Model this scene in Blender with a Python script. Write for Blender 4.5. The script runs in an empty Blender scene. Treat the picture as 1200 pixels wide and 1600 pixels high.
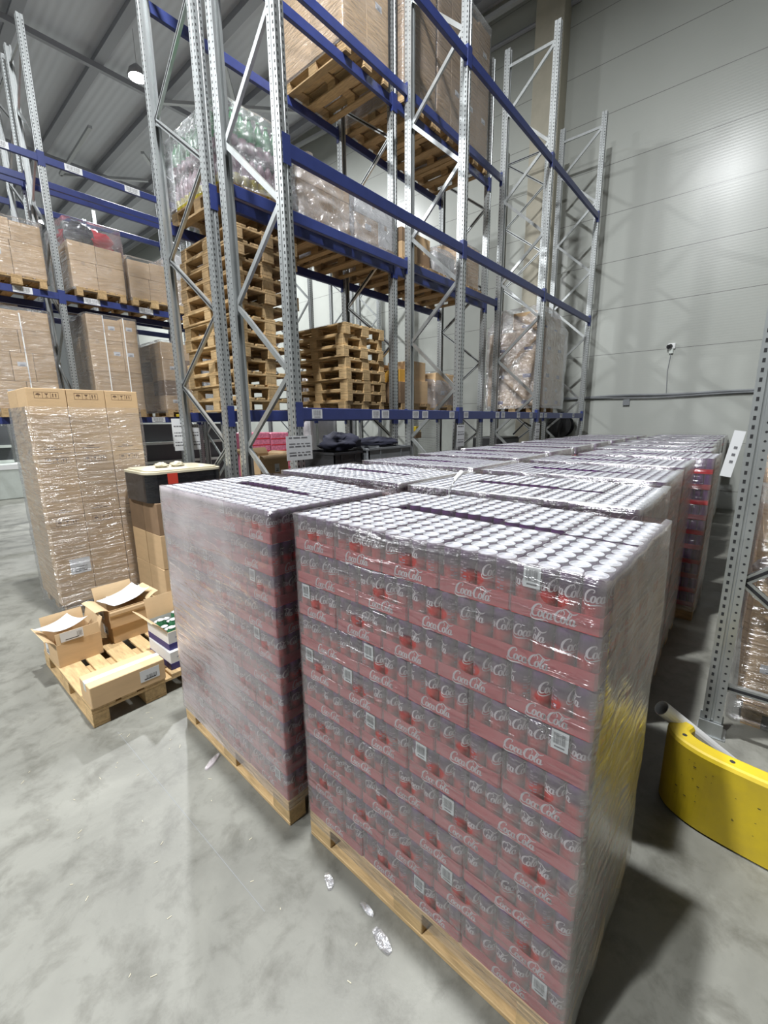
import bpy, math, random
from mathutils import Matrix, Vector, noise

scene = bpy.context.scene
COL = scene.collection
PI = math.pi
rnd = random.Random(7)

# ------------------------------------------------------------------ camera
CAM_H = 1.976
YAW, PITCH, ROLL, FPX = math.radians(40.57), math.radians(11.93), math.radians(0.62), 674.4
fw = Vector((math.cos(YAW)*math.cos(PITCH), math.sin(YAW)*math.cos(PITCH), -math.sin(PITCH)))
rt = Vector((math.sin(YAW), -math.cos(YAW), 0.0))
dn = fw.cross(rt)
rt2 = rt*math.cos(ROLL) + dn*math.sin(ROLL)
dn2 = dn*math.cos(ROLL) - rt*math.sin(ROLL)
cam = bpy.data.cameras.new('camera')
cam.sensor_fit = 'AUTO'
cam.sensor_width = 36.0
cam.lens = FPX*36.0/1600.0
cam.clip_end = 200
camo = bpy.data.objects.new('camera', cam)
COL.objects.link(camo)
m = Matrix.Identity(4)
for i in range(3):
    m[i][0], m[i][1], m[i][2] = rt2[i], -dn2[i], -fw[i]
m[2][3] = CAM_H
camo.matrix_world = m
scene.camera = camo

# ------------------------------------------------------------------ world, light level
EXPOSURE = -0.55
LAMP_W = 2300.0
WORLD = 0.25
scene.view_settings.view_transform = 'Standard'
scene.view_settings.look = 'None'
scene.view_settings.gamma = 1.0
scene.view_settings.use_curve_mapping = False
scene.view_settings.exposure = EXPOSURE
w = bpy.data.worlds.new('world')
scene.world = w
w.use_nodes = True
w.node_tree.nodes['Background'].inputs[0].default_value = (0.86, 0.93, 0.92, 1)
w.node_tree.nodes['Background'].inputs[1].default_value = WORLD
scene.cycles.max_bounces = 8
scene.cycles.diffuse_bounces = 3
scene.cycles.glossy_bounces = 3
scene.cycles.transmission_bounces = 4
scene.cycles.transparent_max_bounces = 10
scene.cycles.sample_clamp_indirect = 4.0
scene.cycles.caustics_reflective = False
scene.cycles.caustics_refractive = False

# lamp positions (the lamp builder is further down)
LAMPS = [(6.2, 13.8, 11.0), (6.75, 26.0, 11.0), (1.5, 2.0, 11.0), (-7.0, 11.5, 11.0), (-6.0, 2.5, 11.0)]

# ------------------------------------------------------------------ materials
def new_mat(name):
    mt = bpy.data.materials.new(name)
    mt.use_nodes = True
    nt = mt.node_tree
    return mt, nt, nt.nodes, nt.links, nt.nodes['Principled BSDF']

def mat(name, col, rough=0.5, metal=0.0, var=0.0, vscale=6.0, bump=0.0, bscale=40.0, stretch=(1, 1, 1), obj_var=0.0, spec=0.5, dark=None):
    mt, nt, N, L, P = new_mat(name)
    P.inputs['Roughness'].default_value = rough
    P.inputs['Metallic'].default_value = metal
    P.inputs['Specular IOR Level'].default_value = spec
    c = (*col, 1)
    P.inputs['Base Color'].default_value = c
    if var or bump or obj_var:
        tc = N.new('ShaderNodeTexCoord')
        mp = N.new('ShaderNodeMapping')
        mp.inputs['Scale'].default_value = stretch
        L.new(tc.outputs['Object'], mp.inputs['Vector'])
        out = None
        if var:
            nz = N.new('ShaderNodeTexNoise')
            nz.inputs['Scale'].default_value = vscale
            nz.inputs['Detail'].default_value = 6
            nz.inputs['Roughness'].default_value = 0.6
            L.new(mp.outputs[0], nz.inputs['Vector'])
            mx = N.new('ShaderNodeMix')
            mx.data_type = 'RGBA'
            mx.inputs[6].default_value = (*[max(0, x*(1-var)) for x in (dark or col)], 1)
            mx.inputs[7].default_value = (*[min(1, x*(1+var)) for x in col], 1)
            rp = N.new('ShaderNodeMapRange')
            rp.inputs[1].default_value = 0.3
            rp.inputs[2].default_value = 0.7
            L.new(nz.outputs['Fac'], rp.inputs[0])
            L.new(rp.outputs[0], mx.inputs[0])
            out = mx.outputs[2]
        if obj_var:
            oi = N.new('ShaderNodeObjectInfo')
            hs = N.new('ShaderNodeHueSaturation')
            mr = N.new('ShaderNodeMapRange')
            mr.inputs[3].default_value = 1-obj_var
            mr.inputs[4].default_value = 1+obj_var
            L.new(oi.outputs['Random'], mr.inputs[0])
            L.new(mr.outputs[0], hs.inputs['Value'])
            hs.inputs['Color'].default_value = c
            if out: L.new(out, hs.inputs['Color'])
            out = hs.outputs[0]
        if out: L.new(out, P.inputs['Base Color'])
        if bump:
            n2 = N.new('ShaderNodeTexNoise')
            n2.inputs['Scale'].default_value = bscale
            n2.inputs['Detail'].default_value = 4
            L.new(mp.outputs[0], n2.inputs['Vector'])
            bp = N.new('ShaderNodeBump')
            bp.inputs['Strength'].default_value = bump
            bp.inputs['Distance'].default_value = 0.01
            L.new(n2.outputs['Fac'], bp.inputs['Height'])
            L.new(bp.outputs[0], P.inputs['Normal'])
    return mt

def film_mat(name, haze=0.1, tint=(0.93, 0.93, 0.95), white=(0.75, 0.75, 0.78), scale=(2.5, 2.5, 14), nscale=3.0, bump=0.35, rough=0.16, vary=0.6, refl=1.0, f0=0.06, dist=0.03, grad=None, fmax=0.85):
    """thin plastic film: mostly see-through, milky in patches, glossy creases"""
    mt, nt, N, L, P = new_mat(name)
    N.remove(P)
    out = N['Material Output']
    tc = N.new('ShaderNodeTexCoord')
    mp = N.new('ShaderNodeMapping')
    mp.inputs['Scale'].default_value = scale
    mp.inputs['Rotation'].default_value = (0.12, 0.1, 0)
    L.new(tc.outputs['Object'], mp.inputs['Vector'])
    nz = N.new('ShaderNodeTexNoise')
    nz.inputs['Scale'].default_value = nscale
    nz.inputs['Detail'].default_value = 5
    nz.inputs['Distortion'].default_value = 0.6
    L.new(mp.outputs[0], nz.inputs['Vector'])
    bp = N.new('ShaderNodeBump')
    bp.inputs['Strength'].default_value = bump
    bp.inputs['Distance'].default_value = dist
    L.new(nz.outputs['Fac'], bp.inputs['Height'])
    n2 = N.new('ShaderNodeTexNoise')
    n2.inputs['Scale'].default_value = 2.2
    n2.inputs['Detail'].default_value = 4
    L.new(tc.outputs['Object'], n2.inputs['Vector'])
    mr = N.new('ShaderNodeMapRange')
    mr.inputs[1].default_value = 0.3
    mr.inputs[2].default_value = 0.7
    mr.inputs[3].default_value = haze*(1-vary)
    mr.inputs[4].default_value = min(1, haze*(1+vary))
    L.new(n2.outputs['Fac'], mr.inputs[0])
    hz = mr.outputs[0]
    if grad:                       # more layers of film towards one end of the load
        sp = N.new('ShaderNodeSeparateXYZ'); L.new(tc.outputs['Object'], sp.inputs[0])
        g = N.new('ShaderNodeMapRange'); g.inputs[1].default_value, g.inputs[2].default_value = grad
        g.inputs[3].default_value, g.inputs[4].default_value = 0.12, 1.0
        L.new(sp.outputs[1], g.inputs[0])
        mu = N.new('ShaderNodeMath'); mu.operation = 'MULTIPLY'
        L.new(mr.outputs[0], mu.inputs[0]); L.new(g.outputs[0], mu.inputs[1]); hz = mu.outputs[0]
    tr = N.new('ShaderNodeBsdfTransparent')
    tr.inputs[0].default_value = (*tint, 1)
    df = N.new('ShaderNodeBsdfDiffuse')
    df.inputs[0].default_value = (*white, 1)
    m1 = N.new('ShaderNodeMixShader')
    L.new(hz, m1.inputs[0])
    L.new(tr.outputs[0], m1.inputs[1])
    L.new(df.outputs[0], m1.inputs[2])
    gl = N.new('ShaderNodeBsdfGlossy')
    gl.inputs['Roughness'].default_value = rough
    gl.inputs['Color'].default_value = (refl, refl, refl, 1)
    L.new(bp.outputs[0], gl.inputs['Normal'])
    lw = N.new('ShaderNodeLayerWeight')
    lw.inputs['Blend'].default_value = 0.5
    L.new(bp.outputs[0], lw.inputs['Normal'])
    pw = N.new('ShaderNodeMath'); pw.operation = 'POWER'; pw.inputs[1].default_value = 4.0
    L.new(lw.outputs['Facing'], pw.inputs[0])
    fr = N.new('ShaderNodeMapRange')
    fr.inputs[3].default_value = f0; fr.inputs[4].default_value = fmax
    L.new(pw.outputs[0], fr.inputs[0])
    m2 = N.new('ShaderNodeMixShader')
    L.new(fr.outputs[0], m2.inputs[0])
    L.new(m1.outputs[0], m2.inputs[1])
    L.new(gl.outputs[0], m2.inputs[2])
    L.new(m2.outputs[0], out.inputs[0])
    return mt

def can_mat():
    mt, nt, N, L, P = new_mat('printed_can')
    tc = N.new('ShaderNodeTexCoord')
    sp = N.new('ShaderNodeSeparateXYZ')
    L.new(tc.outputs['Object'], sp.inputs[0])
    rp = N.new('ShaderNodeValToRGB')
    mr = N.new('ShaderNodeMapRange')
    mr.inputs[2].default_value = 0.1435
    L.new(sp.outputs[2], mr.inputs[0])
    L.new(mr.outputs[0], rp.inputs[0])
    e = rp.color_ramp.elements
    e[0].position, e[0].color = 0.0, (0.50, 0.012, 0.012, 1)
    e[1].position, e[1].color = 1.0, (0.16, 0.03, 0.22, 1)
    a = e.new(0.50); a.color = (0.58, 0.015, 0.015, 1)
    b = e.new(0.62); b.color = (0.09, 0.02, 0.06, 1)
    c = e.new(0.8); c.color = (0.06, 0.02, 0.075, 1)
    L.new(rp.outputs[0], P.inputs['Base Color'])
    P.inputs['Metallic'].default_value = 0.35
    P.inputs['Roughness'].default_value = 0.32
    return mt

def concrete():
    mt, nt, N, L, P = new_mat('polished_concrete')
    tc = N.new('ShaderNodeTexCoord')
    def nz(s, d, r=0.6, off=0):
        n = N.new('ShaderNodeTexNoise')
        n.inputs['Scale'].default_value = s
        n.inputs['Detail'].default_value = d
        n.inputs['Roughness'].default_value = r
        n.inputs['Distortion'].default_value = off
        L.new(tc.outputs['Object'], n.inputs['Vector'])
        return n
    a, b, c = nz(1.1, 8, 0.62, 0.5), nz(5.0, 8, 0.7, 0.3), nz(60, 3)
    r = N.new('ShaderNodeValToRGB')
    e = r.color_ramp.elements
    e[0].position, e[0].color = 0.28, (0.128, 0.127, 0.110, 1)
    e[1].position, e[1].color = 0.68, (0.245, 0.243, 0.213, 1)
    L.new(a.outputs['Fac'], r.inputs[0])
    r2 = N.new('ShaderNodeValToRGB')
    e = r2.color_ramp.elements
    e[0].position, e[0].color = 0.34, (0.58, 0.57, 0.55, 1)
    e[1].position, e[1].color = 0.52, (1, 1, 1, 1)
    L.new(b.outputs['Fac'], r2.inputs[0])
    mx = N.new('ShaderNodeMix'); mx.data_type = 'RGBA'; mx.blend_type = 'MULTIPLY'
    mx.inputs[0].default_value = 0.8
    L.new(r.outputs[0], mx.inputs[6]); L.new(r2.outputs[0], mx.inputs[7])
    L.new(mx.outputs[2], P.inputs['Base Color'])
    mr = N.new('ShaderNodeMapRange')
    mr.inputs[3].default_value = 0.34; mr.inputs[4].default_value = 0.62
    L.new(b.outputs['Fac'], mr.inputs[0])
    L.new(mr.outputs[0], P.inputs['Roughness'])
    bp = N.new('ShaderNodeBump')
    bp.inputs['Strength'].default_value = 0.12; bp.inputs['Distance'].default_value = 0.004
    L.new(c.outputs['Fac'], bp.inputs['Height']); L.new(bp.outputs[0], P.inputs['Normal'])
    return mt

def panel_wall():
    """sandwich panels lying flat: a joint every 1.03 m and fine ribs"""
    mt, nt, N, L, P = new_mat('white_sandwich_panel')
    tc = N.new('ShaderNodeTexCoord')
    sp = N.new('ShaderNodeSeparateXYZ')
    L.new(tc.outputs['Object'], sp.inputs[0])
    def math_(op, a, b=None):
        n = N.new('ShaderNodeMath'); n.operation = op
        if isinstance(a, (int, float)): n.inputs[0].default_value = a
        else: L.new(a, n.inputs[0])
        if b is not None:
            if isinstance(b, (int, float)): n.inputs[1].default_value = b
            else: L.new(b, n.inputs[1])
        return n.outputs[0]
    z = math_('ADD', sp.outputs[2], -0.39 + 1.03*3)
    f = math_('MODULO', z, 1.03)
    joint = math_('LESS_THAN', f, 0.014)
    rib = math_('SINE', math_('MULTIPLY', sp.outputs[2], 2*PI/0.055))
    nz = N.new('ShaderNodeTexNoise'); nz.inputs['Scale'].default_value = 0.6; nz.inputs['Detail'].default_value = 5
    L.new(tc.outputs['Object'], nz.inputs['Vector'])
    mx = N.new('ShaderNodeMix'); mx.data_type = 'RGBA'
    mx.inputs[6].default_value = (0.40, 0.415, 0.385, 1); mx.inputs[7].default_value = (0.48, 0.495, 0.46, 1)
    L.new(nz.outputs['Fac'], mx.inputs[0])
    m2 = N.new('ShaderNodeMix'); m2.data_type = 'RGBA'
    L.new(joint, m2.inputs[0]); L.new(mx.outputs[2], m2.inputs[6]); m2.inputs[7].default_value = (0.22, 0.22, 0.21, 1)
    L.new(m2.outputs[2], P.inputs['Base Color'])
    P.inputs['Roughness'].default_value = 0.27
    P.inputs['Specular IOR Level'].default_value = 0.3
    bp = N.new('ShaderNodeBump'); bp.inputs['Strength'].default_value = 0.10; bp.inputs['Distance'].default_value = 0.004
    h = math_('SUBTRACT', math_('MULTIPLY', rib, 0.3), math_('MULTIPLY', joint, 2.0))
    L.new(h, bp.inputs['Height']); L.new(bp.outputs[0], P.inputs['Normal'])
    return mt

def deck_mat():
    mt, nt, N, L, P = new_mat('grey_roof_deck')
    tc = N.new('ShaderNodeTexCoord')
    wv = N.new('ShaderNodeTexWave'); wv.bands_direction = 'X'; wv.inputs['Scale'].default_value = 1.6
    L.new(tc.outputs['Object'], wv.inputs['Vector'])
    bp = N.new('ShaderNodeBump'); bp.inputs['Strength'].default_value = 0.35; bp.inputs['Distance'].default_value = 0.03
    L.new(wv.outputs['Fac'], bp.inputs['Height']); L.new(bp.outputs[0], P.inputs['Normal'])
    P.inputs['Base Color'].default_value = (0.62, 0.63, 0.68, 1)
    P.inputs['Roughness'].default_value = 0.55
    return mt

def emit_mat(name, col, s):
    mt, nt, N, L, P = new_mat(name)
    P.inputs['Base Color'].default_value = (*col, 1)
    P.inputs['Emission Color'].default_value = (*col, 1)
    P.inputs['Emission Strength'].default_value = s
    return mt

M = {}
M['floor'] = concrete()
M['wall'] = panel_wall()
M['deck'] = deck_mat()
M['column'] = mat('beige_concrete', (0.42, 0.39, 0.31), 0.7, var=0.08, vscale=3, bump=0.1)
M['roofsteel'] = mat('roof_steel', (0.36, 0.365, 0.40), 0.5, 0.2)
M['rod'] = mat('pale_steel', (0.55, 0.56, 0.58), 0.45, 0.3)
M['galv'] = mat('galvanised_steel', (0.47, 0.49, 0.49), 0.36, 0.75, var=0.10, vscale=14, stretch=(1, 1, 0.3), bump=0.04, bscale=60)
M['hole'] = mat('punched_hole', (0.02, 0.02, 0.022), 0.9)
M['blue'] = mat('blue_enamel', (0.028, 0.042, 0.16), 0.38, var=0.10, vscale=8)
M['wood'] = mat('pale_pallet_wood', (0.52, 0.36, 0.18), 0.75, var=0.24, vscale=5, stretch=(1.5, 9, 9), bump=0.25, bscale=12, obj_var=0.12)
M['oldwood'] = mat('weathered_pallet_wood', (0.40, 0.27, 0.135), 0.8, var=0.28, vscale=5, stretch=(1.5, 9, 9), bump=0.25, bscale=12, obj_var=0.18)
M['card'] = mat('brown_cardboard', (0.56, 0.385, 0.215), 0.72, var=0.07, vscale=3, stretch=(1, 1, 5), obj_var=0.10)
M['card_shaded'] = mat('shaded_cardboard', (0.36, 0.25, 0.15), 0.6, var=0.12, vscale=3, stretch=(1, 1, 4), obj_var=0.12)  # brown cardboard with the shade on the top shelf cartons put into its colour
M['card_in'] = mat('inner_cardboard', (0.60, 0.43, 0.25), 0.75, var=0.06)
M['card_dark'] = mat('dark_cardboard', (0.22, 0.14, 0.08), 0.75, var=0.1, obj_var=0.15)
M['card_yel'] = mat('yellow_cardboard', (0.62, 0.33, 0.05), 0.65, var=0.06)
M['card_white'] = mat('white_board', (0.72, 0.72, 0.70), 0.55, var=0.04, obj_var=0.05)
M['navy'] = mat('navy_print', (0.035, 0.03, 0.16), 0.5)
M['tape'] = mat('packing_tape', (0.50, 0.36, 0.22), 0.22)
M['cleartape'] = mat('clear_tape', (0.66, 0.66, 0.62), 0.2)
M['paper'] = mat('white_paper', (0.66, 0.67, 0.68), 0.6)
M['labelgrey'] = mat('dull_label', (0.55, 0.57, 0.57), 0.5)
M['greyink'] = mat('grey_ink', (0.13, 0.13, 0.14), 0.7)
M['ink'] = mat('dark_ink', (0.05, 0.045, 0.045), 0.7)
M['fadedink'] = mat('faded_print', (0.13, 0.075, 0.045), 0.8)
M['red'] = mat('red_tray_board', (0.52, 0.020, 0.034), 0.42, var=0.05, vscale=9)
M['logo'] = mat('white_print', (0.72, 0.66, 0.66), 0.45)
M['canprint'] = mat('small_can_print', (0.34, 0.24, 0.30), 0.45)
M['can'] = can_mat()
M['alu'] = mat('can_aluminium', (0.62, 0.63, 0.65), 0.48, 0.45)
M['yellow'] = mat('yellow_guard_paint', (0.70, 0.52, 0.015), 0.5, var=0.10, vscale=4, bump=0.05, bscale=18, dark=(0.62, 0.45, 0.04))
M['scuff'] = mat('black_scuff', (0.03, 0.03, 0.03), 0.8)
M['black'] = mat('black_plastic', (0.018, 0.018, 0.02), 0.45, var=0.2, bump=0.1, bscale=8)
M['blackfilm'] = mat('black_stretch_film', (0.012, 0.012, 0.014), 0.22, var=0.3, bump=0.5, bscale=9, stretch=(1, 1, 3))
M['cream'] = mat('cream_sheet', (0.56, 0.51, 0.38), 0.5, bump=0.2, bscale=7)
M['greenp'] = mat('green_print', (0.03, 0.16, 0.07), 0.5)
M['redp'] = mat('red_print', (0.55, 0.05, 0.03), 0.5)
M['grey'] = mat('grey_plastic', (0.20, 0.21, 0.22), 0.5, var=0.1)
M['dgrey'] = mat('dark_grey_panel', (0.075, 0.08, 0.085), 0.6)
M['lgrey'] = mat('pale_grey_panel', (0.58, 0.62, 0.58), 0.5, var=0.06)
M['white'] = mat('white_plastic', (0.82, 0.82, 0.82), 0.4)
M['pink'] = mat('pink_wrapped_packs', (0.55, 0.16, 0.24), 0.4, var=0.35, vscale=22)
M['navycloth'] = mat('dark_navy_cloth', (0.012, 0.013, 0.028), 0.75, bump=0.4, bscale=12)
M['redbag'] = mat('red_plastic_bag', (0.50, 0.012, 0.03), 0.25, bump=0.4, bscale=8)
M['blackbag'] = mat('black_plastic_bag', (0.015, 0.016, 0.024), 0.22, bump=0.5, bscale=8)
M['bottle_pink'] = mat('pink_bottle', (0.34, 0.20, 0.24), 0.25)
M['bottle_green'] = mat('green_bottle', (0.06, 0.26, 0.10), 0.25)
M['bottle_yellow'] = mat('yellow_bottle', (0.62, 0.52, 0.07), 0.3)
M['strap'] = mat('white_strap', (0.80, 0.80, 0.78), 0.4)
M['lampbody'] = mat('lamp_housing', (0.4, 0.4, 0.42), 0.4, 0.5)
M['lampface'] = emit_mat('lamp_face', (0.93, 0.97, 1.0), 60)
M['packfilm'] = film_mat('pack_shrink_film', f0=0.05, haze=0.21, white=(0.44, 0.40, 0.42), scale=(4, 4, 6), nscale=3.2, bump=0.25, rough=0.13, vary=0.5)
M['packtop'] = film_mat('pack_top_film', f0=0.03, fmax=0.40, haze=0.12, white=(0.74, 0.72, 0.75), scale=(3, 3, 3), nscale=3.0, bump=0.12, rough=0.2)
M['filmedge'] = film_mat('bunched_film_edge', haze=0.22, white=(0.80, 0.80, 0.82), scale=(2, 2, 6), nscale=4, bump=0.8, rough=0.25, f0=0.2)
M['wrapnear'] = film_mat('load_stretch_film', haze=0.36, white=(0.46, 0.42, 0.38), scale=(1.6, 1.6, 11), nscale=2.4, bump=0.8, rough=0.22, f0=0.09, grad=(-0.575, -0.603))
M['wrapmilky'] = film_mat('milky_stretch_film', haze=0.50, white=(0.70, 0.63, 0.65), scale=(1.6, 1.6, 9), nscale=2.2, bump=0.8, rough=0.24, vary=0.5, f0=0.09, grad=(-0.62, 0.10))
M['wrap'] = film_mat('clear_stretch_film', haze=0.06, scale=(1.6, 1.6, 13), nscale=2.0, bump=1.0, rough=0.19, f0=0.11, dist=0.06)
M['wrapcrumple'] = film_mat('crumpled_stretch_film', haze=0.20, scale=(3, 3, 4), nscale=3.0, bump=1.0, rough=0.20, f0=0.20, dist=0.08)
M['wrapgrey'] = film_mat('grey_stretch_film', haze=0.40, white=(0.40, 0.40, 0.42), scale=(3, 3, 5), nscale=2.5, bump=0.7, rough=0.15)

# ------------------------------------------------------------------ mesh helpers
class MB:
    def __init__(s):
        s.v, s.f, s.m, s.T = [], [], [], None
    def add(s, vs, fs, mi=0):
        b = len(s.v)
        if s.T is not None:
            vs = [s.T @ Vector(p) for p in vs]
        s.v += [tuple(p) for p in vs]
        s.f += [tuple(i+b for i in f) for f in fs]
        s.m += [mi]*len(fs)
    def merge(s, o, T=None, mshift=0):
        b = len(s.v)
        s.v += [tuple(T @ Vector(p)) for p in o.v] if T is not None else list(o.v)
        s.f += [tuple(i+b for i in f) for f in o.f]
        s.m += [i+mshift for i in o.m]
    def box(s, lo, hi, mi=0, ch=0.0):
        x0, y0, z0 = lo; x1, y1, z1 = hi
        if ch <= 0:
            s.add([(x0,y0,z0),(x1,y0,z0),(x1,y1,z0),(x0,y1,z0),(x0,y0,z1),(x1,y0,z1),(x1,y1,z1),(x0,y1,z1)],
                  [(0,3,2,1),(4,5,6,7),(0,1,5,4),(1,2,6,5),(2,3,7,6),(3,0,4,7)], mi)
            return
        c = min(ch, (x1-x0)*.45, (y1-y0)*.45, (z1-z0)*.45)
        vs, idx = [], {}
        for sx in (0, 1):
            for sy in (0, 1):
                for sz in (0, 1):
                    p = (x1 if sx else x0, y1 if sy else y0, z1 if sz else z0)
                    d = (-c if sx else c, -c if sy else c, -c if sz else c)
                    for a in range(3):
                        idx[(sx, sy, sz, a)] = len(vs)      # vertex lying on the face whose normal is axis a
                        vs.append(tuple(p[k] + (0 if k == a else d[k]) for k in range(3)))
        fs = []
        def face(keys, nrm):
            pts = [Vector(vs[idx[k]]) for k in keys]
            n = (pts[1]-pts[0]).cross(pts[2]-pts[0])
            ids = [idx[k] for k in keys]
            fs.append(tuple(ids if n.dot(Vector(nrm)) > 0 else ids[::-1]))
        for a in range(3):
            o1, o2 = [k for k in range(3) if k != a]
            for sd in (0, 1):
                keys = []
                for q in ((0,0),(1,0),(1,1),(0,1)):
                    t = [0,0,0]; t[a] = sd; t[o1] = q[0]; t[o2] = q[1]
                    keys.append((*t, a))
                nrm = [0,0,0]; nrm[a] = 1 if sd else -1
                face(keys, nrm)
            # edges running along axis a
            for s1 in (0, 1):
                for s2 in (0, 1):
                    keys = []
                    for (e, ax) in ((0, o1), (1, o1), (1, o2), (0, o2)):
                        t = [0,0,0]; t[a] = e; t[o1] = s1; t[o2] = s2
                        keys.append((*t, ax))
                    nrm = [0,0,0]; nrm[o1] = 1 if s1 else -1; nrm[o2] = 1 if s2 else -1
                    face(keys, nrm)
        for sx in (0, 1):
            for sy in (0, 1):
                for sz in (0, 1):
                    face([(sx,sy,sz,0),(sx,sy,sz,1),(sx,sy,sz,2)], (sx*2-1, sy*2-1, sz*2-1))
        s.add(vs, fs, mi)
    def bar(s, p0, p1, w, h, mi=0, up=(0, 0, 1)):
        """square bar from p0 to p1, w wide and h high"""
        p0, p1 = Vector(p0), Vector(p1)
        d = (p1-p0).normalized()
        u = Vector(up)
        if abs(d.dot(u)) > 0.97: u = Vector((1, 0, 0))
        r = d.cross(u).normalized(); q = r.cross(d).normalized()
        a, b = r*(w/2), q*(h/2)
        vs = [p0-a-b, p0+a-b, p0+a+b, p0-a+b, p1-a-b, p1+a-b, p1+a+b, p1-a+b]
        s.add(vs, [(0,3,2,1),(4,5,6,7),(0,1,5,4),(1,2,6,5),(2,3,7,6),(3,0,4,7)], mi)
    def tube(s, pts, r, n=8, mi=0, cap=True):
        pts = [Vector(p) for p in pts]
        rings = []
        base = len(s.v)
        vs, fs = [], []
        for i, p in enumerate(pts):
            d = (pts[min(i+1, len(pts)-1)] - pts[max(i-1, 0)]).normalized()
            u = Vector((0, 0, 1)) if abs(d.z) < 0.9 else Vector((1, 0, 0))
            a = d.cross(u).normalized(); b = a.cross(d)
            rr = r[i] if isinstance(r, (list, tuple)) else r
            for k in range(n):
                t = 2*PI*k/n
                vs.append(p + a*(rr*math.cos(t)) + b*(rr*math.sin(t)))
        for i in range(len(pts)-1):
            for k in range(n):
                k2 = (k+1) % n
                fs.append((i*n+k, i*n+k2, (i+1)*n+k2, (i+1)*n+k))
        if cap:
            fs.append(tuple(range(n))[::-1]); fs.append(tuple((len(pts)-1)*n+k for k in range(n)))
        s.add(vs, fs, mi)
    def lathe(s, prof, n=20, mats=None, c=(0, 0, 0)):
        b = len(s.v)
        for r, z in prof:
            for k in range(n):
                t = 2*PI*k/n
                p = Vector((c[0]+r*math.cos(t), c[1]+r*math.sin(t), c[2]+z))
                s.v.append(tuple(s.T @ p) if s.T is not None else tuple(p))
        for i in range(len(prof)-1):
            s.f += [(b+i*n+k, b+i*n+(k+1) % n, b+(i+1)*n+(k+1) % n, b+(i+1)*n+k) for k in range(n)]
            s.m += [mats[i] if mats else 0]*n
    def quad(s, a, b, c, d, mi=0):
        s.add([a, b, c, d], [(0, 1, 2, 3)], mi)
    def prism(s, poly, z0, z1, mi=0):
        n = len(poly)
        vs = [(x, y, z0) for x, y in poly] + [(x, y, z1) for x, y in poly]
        fs = [tuple(range(n))[::-1], tuple(range(n, 2*n))] + [(i, (i+1) % n, n+(i+1) % n, n+i) for i in range(n)]
        s.add(vs, fs, mi)
    def mesh(s, name, mats, smooth=False):
        me = bpy.data.meshes.new(name)
        me.from_pydata(s.v, [], s.f)
        for q in mats: me.materials.append(M[q] if isinstance(q, str) else q)
        me.polygons.foreach_set('material_index', s.m)
        if smooth:
            me.polygons.foreach_set('use_smooth', [True]*len(s.f))
        me.update()
        return me

def link(name, me, parent=None, loc=(0, 0, 0), rz=0.0):
    o = bpy.data.objects.new(name, me)
    COL.objects.link(o)
    if parent: o.parent = parent
    o.location = loc
    o.rotation_euler = (0, 0, rz)
    return o

def tag(o, label, cat, group=None):
    o['label'] = label; o['category'] = cat
    if group: o['group'] = group
    return o

def thing(name, label, cat, loc=(0, 0, 0), rz=0.0, group=None):
    return tag(link(name, None, None, loc, rz), label, cat, group)

def struct(name, mb, mats, loc=(0, 0, 0)):
    o = link(name, mb.mesh(name, mats), None, loc)
    o['kind'] = 'structure'
    return o

def copy_tree(o, parent=None):
    c = o.copy(); COL.objects.link(c)
    if parent: c.parent = parent
    for ch in list(o.children): copy_tree(ch, c)
    return c

ORD = ['first', 'second', 'third', 'fourth', 'fifth', 'sixth', 'seventh', 'eighth', 'ninth', 'tenth', 'eleventh', 'twelfth', 'thirteenth', 'fourteenth', 'fifteenth']

# ------------------------------------------------------------------ flowing script lettering as strokes
def spline(pts, n=6):
    out = []
    P = [Vector(p) for p in pts]
    for i in range(len(P)-1):
        p0, p1, p2, p3 = P[max(i-1, 0)], P[i], P[i+1], P[min(i+2, len(P)-1)]
        for k in range(n):
            t = k/n
            out.append(0.5*((2*p1) + (p2-p0)*t + (2*p0-5*p1+4*p2-p3)*t*t + (3*p1-p0-3*p2+p3)*t**3))
    out.append(P[-1])
    return out

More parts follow.
